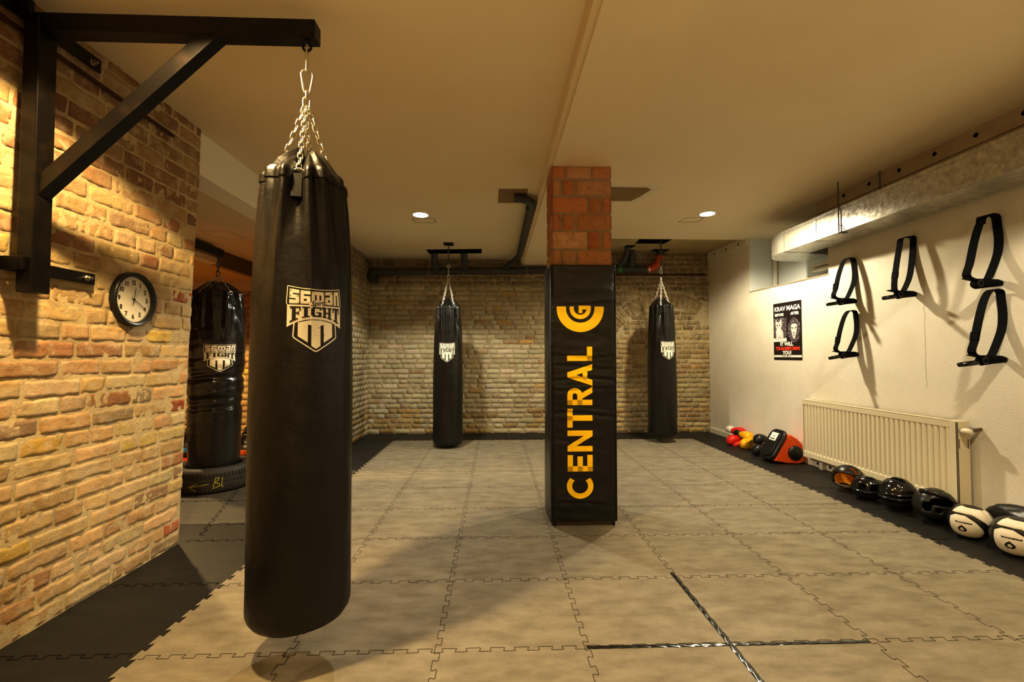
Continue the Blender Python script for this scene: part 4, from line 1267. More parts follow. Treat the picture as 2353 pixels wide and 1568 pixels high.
b = MB(); b.tube([(0.215, 4.22, 2.697), (0.225, 4.22, 2.696)], 0.042, 16); b.tube([(0.336, 4.38, 2.678), (0.336, 4.46, 2.677)], 0.043, 16); put(b.build('collar', M['pvc'], auto=50), pp)

# ceiling patches, holes, hatches
def ceil_poly(name, pts, z, m, label, cat, dz=0.003):
    b = MB(); n = len(pts)
    b.prism(pts, z - dz, z + 0.001, lambda x, y, q: (x, y, q))
    o = b.build(name, m); tag(o, label, cat); return o
o = ceil_poly('ceiling_patch', [(0.026, 4.095), (0.291, 4.085), (0.30, 4.463), (0.02, 4.474)], ZL, M['board'], 'bare brown board patch in the ceiling where the grey pipe comes out', 'patch')
o = ceil_poly('ceiling_patch', [(0.86, 4.244), (1.444, 4.254), (1.50, 4.3), (1.455, 4.50), (1.40, 4.634), (0.86, 4.645)], ZR, M['board'], 'bare brown board patch in the ceiling right of the pillar', 'patch')
b = MB(); b.prism([(0.86, 4.19), (1.50, 4.20), (1.60, 4.27), (1.52, 4.52), (1.46, 4.70), (1.38, 4.69), (0.86, 4.69)], ZR - 0.0015, ZR + 0.001, lambda x, y, q: (x, y, q)); b.build('filler_edge', M['filler'], o)
def hatch(name, pts, z, label, w=0.008):
    d = Decal(); d.line(pts, w, closed=True)
    o = d.build(name, M['board'], lambda u, v, l: Vector((u, v, z - 0.0015))); tag(o, label, 'hatch'); return o
hatch('ceiling_hatch', [(-0.925, 5.03), (-0.68, 5.02), (-0.685, 5.17), (-0.915, 5.175)], ZL, 'small outlined hatch in the left ceiling beside the lit lamp', 0.008)
hatch('ceiling_hatch', [(2.195, 5.36), (2.42, 5.35), (2.42, 5.17), (2.215, 5.18)], ZR, 'small outlined hatch in the right ceiling beside the lit lamp', 0.008)
hatch('ceiling_hatch', [(-2.906, 4.536), (-2.642, 4.527), (-2.62, 4.828), (-2.888, 4.836)], 2.45, 'outlined hatch in the brown side room ceiling', 0.005)
def hole(pts, z, label):
    b = MB(); n = len(pts)
    b.add([(p[0], p[1], z - 0.002) for p in pts], [tuple(range(n))])
    b.add([(p[0], p[1], z - 0.002) for p in pts] + [(p[0], p[1], z + 0.001) for p in pts], [(i, (i + 1) % n, n + (i + 1) % n, n + i) for i in range(n)])
    o = b.build('ceiling_opening', M['hole']); tag(o, label, 'opening'); return o
hole([(-1.0, 6.52), (-0.20, 6.45), (-0.21, 6.73), (-0.99, 6.79)], ZL, 'black slot cut in the left ceiling round two grey pipes')
hole([(2.05, 6.58), (2.03, 6.30), (2.50, 6.30), (2.48, 6.58)], ZRB, 'black opening in the rough ceiling over the far right bag')
hole([(1.95, 6.70), (2.10, 6.68), (2.08, 6.84), (1.95, 6.84)], ZRB, 'small black hole in the rough ceiling round a grey pipe')
hole([(2.45, 6.93), (2.70, 6.93), (2.70, 7.08), (2.45, 7.08)], ZRB, 'black hole in the rough ceiling above the red elbow')
b = MB(); b.bx(-0.705, -0.575, 6.09, 6.24, ZL - 0.012, ZL)
o = b.build('ceiling_plate', M['steel_black']); tag(o, 'black steel plate on the ceiling holding the small punching bag', 'plate')

# downlights
def downlight(x, y, z, label):
    t = thing('ceiling_downlight', label, 'ceiling light', (x, y, z), 0)
    b = MB(); b.lathe([(0.076, 0.0), (0.096, -0.004), (0.098, 0.0)], 40); b.build('trim_ring', M['ring'], t, smooth=True)
    b = MB(); b.lathe([(0.0001, -0.003), (0.078, -0.003)], 40); b.build('lens', M['lens'], t)
downlight(-0.812, 4.90, ZL, 'lit round downlight in the left ceiling above the small bag')
downlight(2.40, 5.04, ZR, 'lit round downlight in the right ceiling near the air duct')

# ------------------------------------------------------------------ radiator
ra = thing('radiator', 'long cream panel radiator with vertical ribs on the right wall', 'radiator', (3.5, 4.15, 0.1))
RX0, RX1, RY0, RY1, RZ0, RZ1 = 3.445, 3.545, 3.30, 5.02, 0.10, 0.735
b = MB()
N = 33
prof = []
p = (RY1 - 0.02 - (RY0 + 0.06)) / N
for i in range(N):
    y = RY0 + 0.06 + i * p
    prof += [(y, 0.0), (y + p * 0.55, 0.0), (y + p * 0.68, 0.011), (y + p * 0.87, 0.011)]
prof.append((RY1 - 0.02, 0.0))
rowsz = [(RZ0 + 0.055, 0.0), (RZ0 + 0.072, 1.0), (RZ1 - 0.075, 1.0), (RZ1 - 0.058, 0.0)]
vs = []; fs = []
for (z_, k) in rowsz:
    for (y, dx) in prof:
        vs.append((RX0 + 0.004 + dx * k, y, z_))
n = len(prof)
for j in range(3):
    for i in range(n - 1):
        fs.append((j * n + i, j * n + i + 1, (j + 1) * n + i + 1, (j + 1) * n + i))
b.add(vs, fs); put(b.build('ribbed_panel', M['radiator'], recalc=False), ra)
b = MB(); b.bx(RX0 + 0.001, RX0 + 0.016, RY0 + 0.05, RY1 - 0.01, RZ1 - 0.06, RZ1 - 0.012); b.bx(RX0 + 0.001, RX0 + 0.016, RY0 + 0.05, RY1 - 0.01, RZ0, RZ0 + 0.058); b.bx(RX0 + 0.02, RX1 - 0.02, RY0 + 0.06, RY1 - 0.02, RZ0 + 0.01, RZ1 - 0.02)
put(b.build('water_rail', M['radiator'], bevel=0.005), ra)
b = MB(); b.bx(RX0, RX1, RY0, RY0 + 0.012, RZ0 - 0.0, RZ1 - 0.005); b.bx(RX0, RX0 + 0.012, RY0, RY0 + 0.06, RZ0, RZ1 - 0.008); b.bx(RX0 + 0.002, RX1, RY1 - 0.012, RY1, RZ0 + 0.01, RZ1 - 0.005)
put(b.build('side_cover', M['radiator'], bevel=0.003), ra)
b = MB(); b.bx(RX0 + 0.0, RX1, RY0, RY1, RZ1 - 0.012, RZ1)
tg = put(b.build('top_cover', M['radiator'], bevel=0.003), ra)
b = MB()
for i in range(12):
    y = RY0 + 0.08 + i * 0.134
    b.bx(RX0 + 0.03, RX1 - 0.015, y, y + 0.11, RZ1 + 0.0003, RZ1 + 0.0012)
put(b.build('grille_slot', M['grille']), ra)
b = MB(); b.bx(RX0 + 0.014, RX0 + 0.018, RY0 - 0.0015, RY0, 0.53, 0.60); b.bx(RX1 - 0.018, RX1 - 0.014, RY0 - 0.0015, RY0, 0.53, 0.60)
put(b.build('side_slot', M['hole']), ra)
b = MB(); b.tube([(3.47, RY0 - 0.005, 0.665), (3.47, RY0 - 0.03, 0.665), (3.47, RY0 - 0.05, 0.665), (3.47, RY0 - 0.075, 0.663), (3.47, RY0 - 0.085, 0.662)], [0.014, 0.022, 0.024, 0.022, 0.012], 14)
put(b.build('valve_knob', M['valve'], smooth=True), ra)
b = MB(); b.tube([(3.485, RY0 - 0.04, 0.665), (3.52, RY0 - 0.05, 0.672), (3.60, RY0 - 0.06, 0.69)], [0.012, 0.014, 0.009], 10)
put(b.build('supply_pipe', M['brass'], smooth=True), ra)
b = MB(); b.bx(3.49, 3.56, 4.78, 4.83, 0.0, 0.11); b.bx(3.49, 3.56, 3.45, 3.5, 0.0, 0.11)
put(b.build('foot', M['white_paint']), ra)

# ------------------------------------------------------------------ poster
po = thing('poster', 'tall black poster with kitten and lion photos and white and red words', 'poster', (wallx(5.375) - 0.004, 5.375, 1.52))
pw, ph = 0.49, 0.70
wdir = Vector((wallx(5.13) - wallx(5.62), 5.13 - 5.62, 0)).normalized()        # poster left -> right as read
nrm = Vector((wdir.y, -wdir.x, 0)).normalized()
if nrm.x > 0: nrm = -nrm
def pm(u, v, l): return wdir * (u * 1.0) + Vector((0, 0, v)) + nrm * (0.0005 + 0.0006 * l)
def mkp(name, d, mats): d.build(name, mats, pm, po, smooth=False)
d = Decal(); d.rect(-pw / 2, -ph / 2, pw / 2, ph / 2, 0, 0); d.rect(-pw / 2 + 0.002, -0.318, pw / 2 - 0.002, -0.292, 1, 1); mkp('sheet', d, [M['poster_black'], M['poster_white']])
d = Decal()
d.text('KRAV', 0.08, -0.12, 0.277, 2, 0, bold=0.003, fit=(0.20, 0.058)); d.text('MAGA', 0.08, 0.115, 0.277, 2, 0, bold=0.003, fit=(0.235, 0.062))
d.text('BEFORE', 0.05, -0.135, 0.205, 2, 0, bold=0.003, fit=(0.16, 0.036)); d.text('AFTER', 0.05, 0.135, 0.205, 2, 0, bold=0.003, fit=(0.145, 0.036))
d.text('IT WILL', 0.05, -0.01, -0.157, 2, 0, bold=0.003, fit=(0.225, 0.048)); d.text('YOU!', 0.05, -0.01, -0.262, 2, 0, bold=0.003, fit=(0.155, 0.048))
d.text('TRANSFORM', 0.05, 0.0, -0.212, 2, 1, bold=0.003, fit=(0.42, 0.044))
d.text('CENTRAL', 0.02, -0.055, -0.305, 2, 2, bold=0.0006, fit=(0.075, 0.010)); d.text('GYM', 0.02, 0.04, -0.305, 2, 2, bold=0.0006, fit=(0.035, 0.010)); d.text('C', 0.03, 0.005, -0.305, 2, 2, bold=0.002)
mkp('printed_text', d, [M['poster_white'], M['poster_red'], M['ink']])
d = Decal()
d.rect(-0.243, -0.128, -0.008, 0.165, 1, 0); d.rect(-0.243, -0.128, -0.008, -0.085, 2, 2)
body = [(-0.20, -0.115), (-0.195, -0.06), (-0.203, 0.0), (-0.185, 0.03), (-0.203, 0.07), (-0.205, 0.105), (-0.197, 0.155), (-0.172, 0.115), (-0.13, 0.118), (-0.098, 0.165), (-0.088, 0.11), (-0.09, 0.075), (-0.105, 0.035), (-0.075, 0.005), (-0.062, -0.05), (-0.07, -0.115), (-0.10, -0.118), (-0.115, -0.075), (-0.14, -0.075), (-0.145, -0.118)]
cen = (-0.145, 0.02)
for i in range(len(body)): d.poly([cen, body[i], body[(i + 1) % len(body)]], 3, 1)
for (ex_, ey_) in ((-0.172, 0.075), (-0.13, 0.075)): d.poly(arc(ex_, ey_, 0.010, 0, 330, 10), 4, 3)
d.poly([(-0.158, 0.052), (-0.144, 0.052), (-0.151, 0.043)], 4, 3)
d.poly([(-0.17, 0.03), (-0.13, 0.03), (-0.12, -0.03), (-0.145, -0.06), (-0.165, -0.03)], 4, 2)
mkp('kitten_photo', d, [M['photo_dark'], M['photo_light'], M['poster_white'], M['ink']])
d = Decal()
rnd = random.Random(9)
mane = [(0.118 + (0.108 + 0.012 * rnd.uniform(-1, 1)) * math.cos(R(a)), 0.005 + (0.150 + 0.012 * rnd.uniform(-1, 1)) * math.sin(R(a))) for a in range(0, 360, 9)]
for i in range(len(mane)): d.poly([(0.118, 0.0), mane[i], mane[(i + 1) % len(mane)]], 1, 0)
face = [(0.07, 0.06), (0.09, 0.085), (0.118, 0.075), (0.146, 0.085), (0.168, 0.06), (0.165, 0.0), (0.152, -0.045), (0.138, -0.085), (0.100, -0.085), (0.086, -0.045), (0.072, 0.0)]
for i in range(len(face)): d.poly([(0.118, 0.0), face[i], face[(i + 1) % len(face)]], 2, 1)
d.poly([(0.078, 0.045), (0.108, 0.030), (0.108, 0.020), (0.082, 0.030)], 3, 2); d.poly([(0.160, 0.045), (0.130, 0.030), (0.130, 0.020), (0.156, 0.030)], 3, 2)
d.poly([(0.104, -0.022), (0.134, -0.022), (0.119, -0.040)], 3, 2); d.line([(0.098, -0.062), (0.119, -0.054), (0.14, -0.062)], 0.005, 3, 2); d.poly([(0.104, -0.10), (0.134, -0.10), (0.126, -0.07), (0.112, -0.07)], 3, 1)
mkp('lion_photo', d, [M['photo_dark'], M['photo_light'], M['ink']])

# ------------------------------------------------------------------ strap loops with padded bar
def make_strap(label, y, ztop, zbot, depth, over, tilt, variant):
    t = thing('strap_loop', label, 'strap', (wallx(y), y, zbot), tilt, 'webbing strap loops on the white wall')
    H = ztop - zbot
    b = MB()
    loop = [(-0.075, 0.02), (-depth * 0.98, 0.05), (-depth * 0.93, H * 0.30), (-depth * 0.80, H * 0.58), (-depth * 0.60, H * 0.84), (-depth * 0.42, H * 0.975), (-depth * 0.26, H * 1.0), (-depth * 0.10, H * 0.97), (-0.012, H * 0.88), (-0.008, H * 0.70), (-0.020, H * 0.48), (-0.05, H * 0.28), (-0.085, H * 0.12), (-0.115, 0.03)]
    if variant == 1:
        loop = [(-depth * 0.75, 0.03), (-depth * 0.86, H * 0.10), (-depth * 0.86, H * 0.3), (-depth * 0.76, H * 0.58), (-depth * 0.60, H * 0.86), (-depth * 0.54, H * 0.97), (-depth * 0.30, H * 1.0), (-0.012, H * 0.99), (-0.010, H * 0.8), (-0.028, H * 0.55), (-0.06, H * 0.28), (-0.11, 0.03)]
    pts = [Vector((p[0], 0, p[1])) for p in loop]
    # smooth
    sm = []
    for i in range(len(pts) - 1):
        p0, p1, p2, p3 = pts[max(i - 1, 0)], pts[i], pts[i + 1], pts[min(i + 2, len(pts) - 1)]
        for k in range(5):
            s = k / 5
            sm.append(0.5 * ((2 * p1) + (p2 - p0) * s + (2 * p0 - 5 * p1 + 4 * p2 - p3) * s * s + (3 * p1 - p0 - 3 * p2 + p3) * s ** 3))
    sm.append(pts[-1])
    w = 0.029
    vs = []
    for i, p in enumerate(sm):
        tg_ = (sm[min(i + 1, len(sm) - 1)] - sm[max(i - 1, 0)]).normalized(); nn = Vector((-tg_.z, 0, tg_.x))
        yw = 0.004 * math.sin(i * 0.35)
        for (sy, sn) in ((-1, -1), (1, -1), (1, 1), (-1, 1)):
            vs.append(p + Vector((0, sy * w + yw, 0)) + nn * 0.0022 * sn)
    fs = [(i * 4 + k, i * 4 + (k + 1) % 4, i * 4 + 4 + (k + 1) % 4, i * 4 + 4 + k) for i in range(len(sm) - 1) for k in range(4)]
    fs += [(0, 1, 2, 3), tuple((len(sm) - 1) * 4 + k for k in range(4))]
    b.add(vs, fs); b.build('webbing', M['webbing'], t)
    # padded bar reaching out from the wall
    b = MB()
    L = depth + over
    b.tube([(-0.004, 0, 0.012), (-0.03, 0, 0.014), (-0.10, 0, 0.012), (-depth * 0.75, 0, 0.006), (-depth * 0.80, 0, 0.005)], [0.020, 0.026, 0.031, 0.037, 0.031], 16)
    b.build('padded_sleeve', M['webbing'], t, smooth=True)
    b = MB()
    if variant != 2:
        b.tube([(-depth * 0.72, 0, 0.002), (-depth * 0.9, 0, -0.010), (-L, 0, -0.024)], [0.021, 0.018, 0.016], 12)
    b.tube([(-depth * 0.76 + 0.017 * math.cos(2 * PI * k / 14), -0.03, 0.006 + 0.02 * math.sin(2 * PI * k / 14)) for k in range(14)], 0.006, 8, closed=True)
    b.build('grip_end', M['gloss_black'], t, smooth=True)
    b = MB()
    zz = H * (0.34 if variant != 2 else 0.9); xx = -depth * ((0.92, 0.84, 0.55)[variant])
    b.box((xx, 0, zz), (0.013, 0.058, 0.05), Matrix.Rotation(0.15, 3, 'Y')); b.box((xx + 0.001, 0, zz + 0.03), (0.012, 0.05, 0.012), Matrix.Rotation(0.15, 3, 'Y'))
    b.build('buckle', M['webbing'], t, bevel=0.002)
    b = MB(); b.box((-depth * 0.9, -0.002, 0.034), (0.10, 0.045, 0.006), Matrix.Rotation(0.2, 3, 'Y')); b.build('strap_tail', M['webbing'], t, bevel=0.001)
    return t
make_strap('black webbing strap loop nearest the poster, upper of the two there', 4.37, 2.19, 1.75, 0.23, 0.075, 0.05, 0)
make_strap('black squared webbing strap loop hanging alone between the two pairs', 3.735, 2.235, 1.735, 0.21, 0.075, 0.0, 1)
make_strap('black webbing strap loop just above the radiator, lower of the poster pair', 4.36, 1.668, 1.222, 0.22, 0.07, 0.0, 0)
make_strap('black wide webbing strap loop high at the far right of the wall', 3.08, 2.225, 1.725, 0.25, 0.03, 0.02, 2)
make_strap('black webbing strap loop low at the far right, under the wide one', 3.07, 1.69, 1.185, 0.235, 0.10, 0.0, 0)

# ------------------------------------------------------------------ tyre
ty = thing('car_tyre', 'black car tyre lying flat round the foot of the wrinkled bag', 'tyre', (-2.655, 4.43, 0.0045))
b = MB()
tp = [(r_ + 0.022, z_) for r_, z_ in [(0.205, 0.02), (0.235, 0.006), (0.28, 0.0), (0.305, 0.008), (0.318, 0.026), (0.320, 0.048), (0.314, 0.050), (0.314, 0.056), (0.321, 0.058), (0.323, 0.092), (0.316, 0.094), (0.316, 0.101), (0.323, 0.103), (0.323, 0.136), (0.316, 0.138), (0.316, 0.145), (0.321, 0.147), (0.319, 0.175), (0.308, 0.198), (0.288, 0.212), (0.255, 0.216), (0.222, 0.208), (0.207, 0.196), (0.203, 0.18), (0.22, 0.12), (0.205, 0.04), (0.205, 0.02)]]
b.lathe(tp, 96)
tm = b.build('casing', M['tyre'], ty, auto=45)
b = MB()
for k in range(72):
    a = 2 * PI * k / 72
    rot = Matrix.Rotation(a, 3, 'Z')
    for (z0, z1, r_) in ((0.150, 0.176, 0.3425), (0.024, 0.046, 0.3405)):
        p = rot @ Vector((r_, 0, (z0 + z1) / 2)); b.box(p, (0.003, 0.004, z1 - z0), rot)
o = b.build('tread_sipe', M['hole'], ty)
def tys(u, v, l): return Vector((0.3465 * math.sin(u / 0.3455), -0.3465 * math.cos(u / 0.3455), v))
d = Decal()
az0 = 31
U = lambda a: 0.3455 * R(a)
d.line([(U(-1), 0.075), (U(10), 0.082), (U(25), 0.094)], 0.005); d.line([(U(-1), 0.075), (U(5), 0.09), (U(10), 0.105)], 0.005); d.line([(U(0), 0.07), (U(3), 0.055), (U(9), 0.038)], 0.005)
d.line([(U(30), 0.06), (U(33), 0.14)], 0.005); d.line([(U(33), 0.14), (U(37), 0.142), (U(36), 0.115), (U(32), 0.10), (U(37.5), 0.088), (U(38), 0.065), (U(34), 0.058), (U(29), 0.05)], 0.005)
d.line([(U(41.5), 0.14), (U(40.5), 0.06), (U(43), 0.06)], 0.005)
d.build('chalk_marks', M['chalk'], lambda u, v, l: tys(u, v, l), ty, 0.01)

# ------------------------------------------------------------------ kettlebells
def kettlebell(label, x, y, rz, s, band):
    t = thing('kettlebell', label, 'kettlebell', (x, y, 0.017 if 5.0 < y < 5.75 else 0.0), rz, 'kettlebells on the side room floor')
    t.scale = (s, s, s)
    b = MB(); b.lathe([(0.0001, 0.0), (0.055, 0.0), (0.078, 0.018), (0.098, 0.055), (0.104, 0.095), (0.094, 0.135), (0.07, 0.165), (0.04, 0.180), (0.0001, 0.184)], 28)
    b.build('ball', M['iron'], t, smooth=True)
    b = MB(); b.tube([(-0.052, 0, 0.155), (-0.066, 0, 0.20), (-0.062, 0, 0.245), (-0.038, 0, 0.268), (0, 0, 0.273), (0.038, 0, 0.268), (0.062, 0, 0.245), (0.066, 0, 0.20), (0.052, 0, 0.155)], [0.018, 0.016, 0.016, 0.017, 0.0175, 0.017, 0.016, 0.016, 0.018], 12)
    b.build('handle', M['iron'], t, smooth=True)
    if band:
        b = MB(); b.lathe([(0.0995, 0.062), (0.1058, 0.09), (0.1008, 0.12)], 28); b.build('colour_band', M[band], t, smooth=True)
KB = [(-3.66, 5.62, 0.3, 1.0, 'blue', 'kettlebell with blue band at left of the wrinkled bag'), (-3.50, 5.50, 1.0, 0.9, 'greyband', 'kettlebell with grey band beside the blue banded one'),
      (-3.84, 5.92, 0.6, 1.0, None, 'plain black kettlebell in the middle row left of the wrinkled bag'), (-3.60, 5.88, 0.2, 1.0, 'orange', 'orange banded kettlebell in the middle row left of the wrinkled bag'),
      (-4.03, 6.24, 0.1, 1.05, None, 'plain kettlebell in the back row, leftmost against the orange brick'), (-3.78, 6.26, 0.9, 1.05, None, 'plain kettlebell in the back row, next to the bag edge'),
      (-2.90, 5.48, 0.4, 1.0, 'orange', 'orange banded kettlebell at right of the wrinkled bag'), (-2.95, 5.14, 0.4, 0.85, None, 'small plain kettlebell just behind the tyre, right of the bag'), (-3.10, 5.86, 0.1, 1.0, None, 'plain kettlebell in the middle row right of the wrinkled bag'), (-3.26, 6.24, 0.5, 1.05, None, 'plain kettlebell in the back row right of the wrinkled bag')]
for (x, y, rz, s, band, lab) in KB:
    kettlebell(lab, x, y, rz, s, band)

# air vent in the side room
vt = thing('air_vent', 'cream slatted air unit on the brown beam of the side room', 'air vent', (-3.15, 4.7, 2.3))
b = MB(); b.bx(-3.198, -3.08, 4.45, 5.15, 2.235, 2.40); put(b.build('casing', M['vent'], bevel=0.01), vt)
b = MB(); b.bx(-3.081, -3.078, 4.50, 5.12, 2.345, 2.365); b.bx(-3.081, -3.078, 4.50, 5.12, 2.315, 2.325); put(b.build('slot', M['hole']), vt)

# ------------------------------------------------------------------ boxing gloves
def loft(secs, n=20):
    """secs: list of (centre Vector, axis u, axis v) with radii baked in"""
    b = MB(); vs = []; fs = []
    for (c, u, v) in secs:
        for k in range(n):
            a = 2 * PI * k / n
            ca, sa = math.cos(a), math.sin(a)
            ca = math.copysign(abs(ca) ** 0.85, ca); sa = math.copysign(abs(sa) ** 0.85, sa)
            vs.append(Vector(c) + Vector(u) * ca + Vector(v) * sa)
    m = len(secs)
    for i in range(m - 1):
        for k in range(n):
            l = (k + 1) % n
            fs.append((i * n + k, i * n + l, (i + 1) * n + l, (i + 1) * n + k))
    fs.append(tuple(range(n))[::-1]); fs.append(tuple((m - 1) * n + k for k in range(n)))
    b.add(vs, fs); return b
def glove(label, loc, rot, leather, cuffm, s=1.0):
    t = thing('boxing_glove', label, 'boxing glove', loc, 0)
    t.rotation_euler = [R(a) for a in rot]; t.scale = (s, s, s)
    X, Z = Vector((0, 1, 0)), Vector((0, 0, 1))
    # along +x: wrist (0) -> knuckles (0.2); palm down (-z)
    S = [(0.0, 0.052, 0.040, 0.0), (0.03, 0.055, 0.044, 0.002), (0.07, 0.064, 0.054, 0.006), (0.11, 0.071, 0.063, 0.010), (0.15, 0.071, 0.066, 0.008), (0.18, 0.064, 0.060, 0.0), (0.203, 0.048, 0.046, -0.008), (0.214, 0.024, 0.024, -0.012), (0.216, 0.004, 0.004, -0.012)]
    b = loft([(Vector((x, 0, z_)), X * w, Z * h) for (x, w, h, z_) in S], 24)
    b.build('mitt', leather, t, smooth=True, subsurf=1)
    T = [(0.045, 0.050, -0.010, 0.022), (0.075, 0.072, -0.022, 0.030), (0.11, 0.078, -0.034, 0.031), (0.145, 0.066, -0.044, 0.029), (0.165, 0.050, -0.048, 0.020), (0.172, 0.042, -0.048, 0.004)]
    b = loft([(Vector((x, y, z_)), X * r_, Z * r_) for (x, y, z_, r_) in T], 16)
    b.build('thumb', leather, t, smooth=True, subsurf=1)
    b = loft([(Vector((0.012, 0, 0.0)), X * 0.052, Z * 0.041), (Vector((-0.03, 0, -0.002)), X * 0.054, Z * 0.043), (Vector((-0.085, 0, -0.002)), X * 0.058, Z * 0.046), (Vector((-0.088, 0, -0.002)), X * 0.046, Z * 0.036), (Vector((-0.05, 0, -0.002)), X * 0.042, Z * 0.032)], 24)
    b.build('cuff', cuffm, t, smooth=True)
    return t
glove('red boxing glove leaning on top of the others at the white wall', (3.36, 6.36, 0.165), (10, 6, -82), M['red_leather'], M['white_leather'], 1.05)
glove('red boxing glove lying on the black mat, front left of the pile', (3.385, 6.16, 0.066), (0, 2, 184), M['red_leather'], M['white_leather'], 1.05)
glove('yellow boxing glove resting on the others with thumb to the right', (3.345, 6.12, 0.150), (-15, 6, -84), M['yellow_leather'], M['black_leather'], 1.0)
glove('yellow boxing glove lying in front with its black palm showing', (3.40, 5.86, 0.066), (75, 0, 180), M['yellow_leather'], M['black_leather'], 1.0)
glove('black boxing glove behind, against the wall beside the red pad', (3.43, 5.66, 0.150), (0, -8, 200), M['black_leather'], M['black_leather'], 1.0)
glove('black boxing glove lying in front of the other black one', (3.345, 5.50, 0.066), (0, 0, 184), M['black_leather'], M['black_leather'], 1.0)

# ------------------------------------------------------------------ kick pad
kp = thing('kick_pad', 'black and orange red leather kick pad standing beside the radiator', 'kick pad', (3.3, 5.25, 0))
body = [(3.135, 0.035), (3.312, 0.335), (3.40, 0.285), (3.462, 0.215), (3.478, 0.03), (3.42, 0.004), (3.30, 0.008)]
b = MB(); b.prism(body, 5.045, 5.30, lambda x, z_, y: (x, y, z_)); put(b.build('wedge_body', M['red_pad'], bevel=0.012, seg=3), kp)
ax_ = Vector((0.177, 0, 0.30)).normalized(); nn = Vector((-ax_.z, 0, ax_.x)); cc = Vector((3.214, 5.17, 0.19)); yy_ = Vector((0, 1, 0))
def rr_poly(a, w, r, n=8):
    out = []
    for (sx, sy, a0) in ((1, 1, 0), (-1, 1, 90), (-1, -1, 180), (1, -1, 270)):
        for i in range(n + 1):
            t_ = R(a0 + 90 * i / n)
            out.append((sx * (a - r) + r * math.cos(t_), sy * (w - r) + r * math.sin(t_)))
    return out
def slab(name, a, w, r, n0, n1, m, par, bev, off=0.0):
    b = MB(); b.prism(rr_poly(a, w, r), n0, n1, lambda u, v, q: cc + ax_ * (u + off) + yy_ * v + nn * q)
    return put(b.build(name, m, bevel=bev, seg=3, auto=35), par)
slab('striking_face', 0.19, 0.135, 0.085, 0.0, 0.042, M['black_leather'], kp, 0.018)
slab('raised_panel', 0.158, 0.098, 0.08, 0.042, 0.056, M['satin_black'], kp, 0.008)
d = Decal(); d.rect(-0.075, -0.055, 0.075, 0.055, 0, 0)
d.poly([(0.0, 0.005), (-0.045, 0.038), (-0.018, 0.012), (-0.008, 0.0)], 1, 1); d.poly([(0.0, 0.005), (0.05, 0.04), (0.02, 0.012), (0.008, -0.002)], 1, 1); d.line([(-0.01, 0.0), (0.0, -0.006), (0.012, 0.0)], 0.006, 1, 2)
d.text('KNOX', 0.035, 0.0, -0.032, 1, 1, bold=0.002, fit=(0.10, 0.022))
put(d.build('label', [M['poster_white'], M['ink'], M['poster_red']], lambda u, v, l: cc + ax_ * (0.085 + v * 0.9) + yy_ * (0.0 - u * 0.8) + nn * (0.0585 + 0.0006 * l)), kp)
b = MB(); b.lathe([(0.0001, -0.03), (0.066, -0.03), (0.078, -0.022), (0.082, -0.004), (0.082, 0.004)], 36, 0, 'y', (3.372, 5.045, 0.125)); put(b.build('round_patch', M['black_leather'], smooth=False, auto=50), kp)
b = MB(); b.bx(3.17, 3.44, 5.05, 5.29, 0.0005, 0.0085); put(b.build('base_strap', M['webbing']), kp)

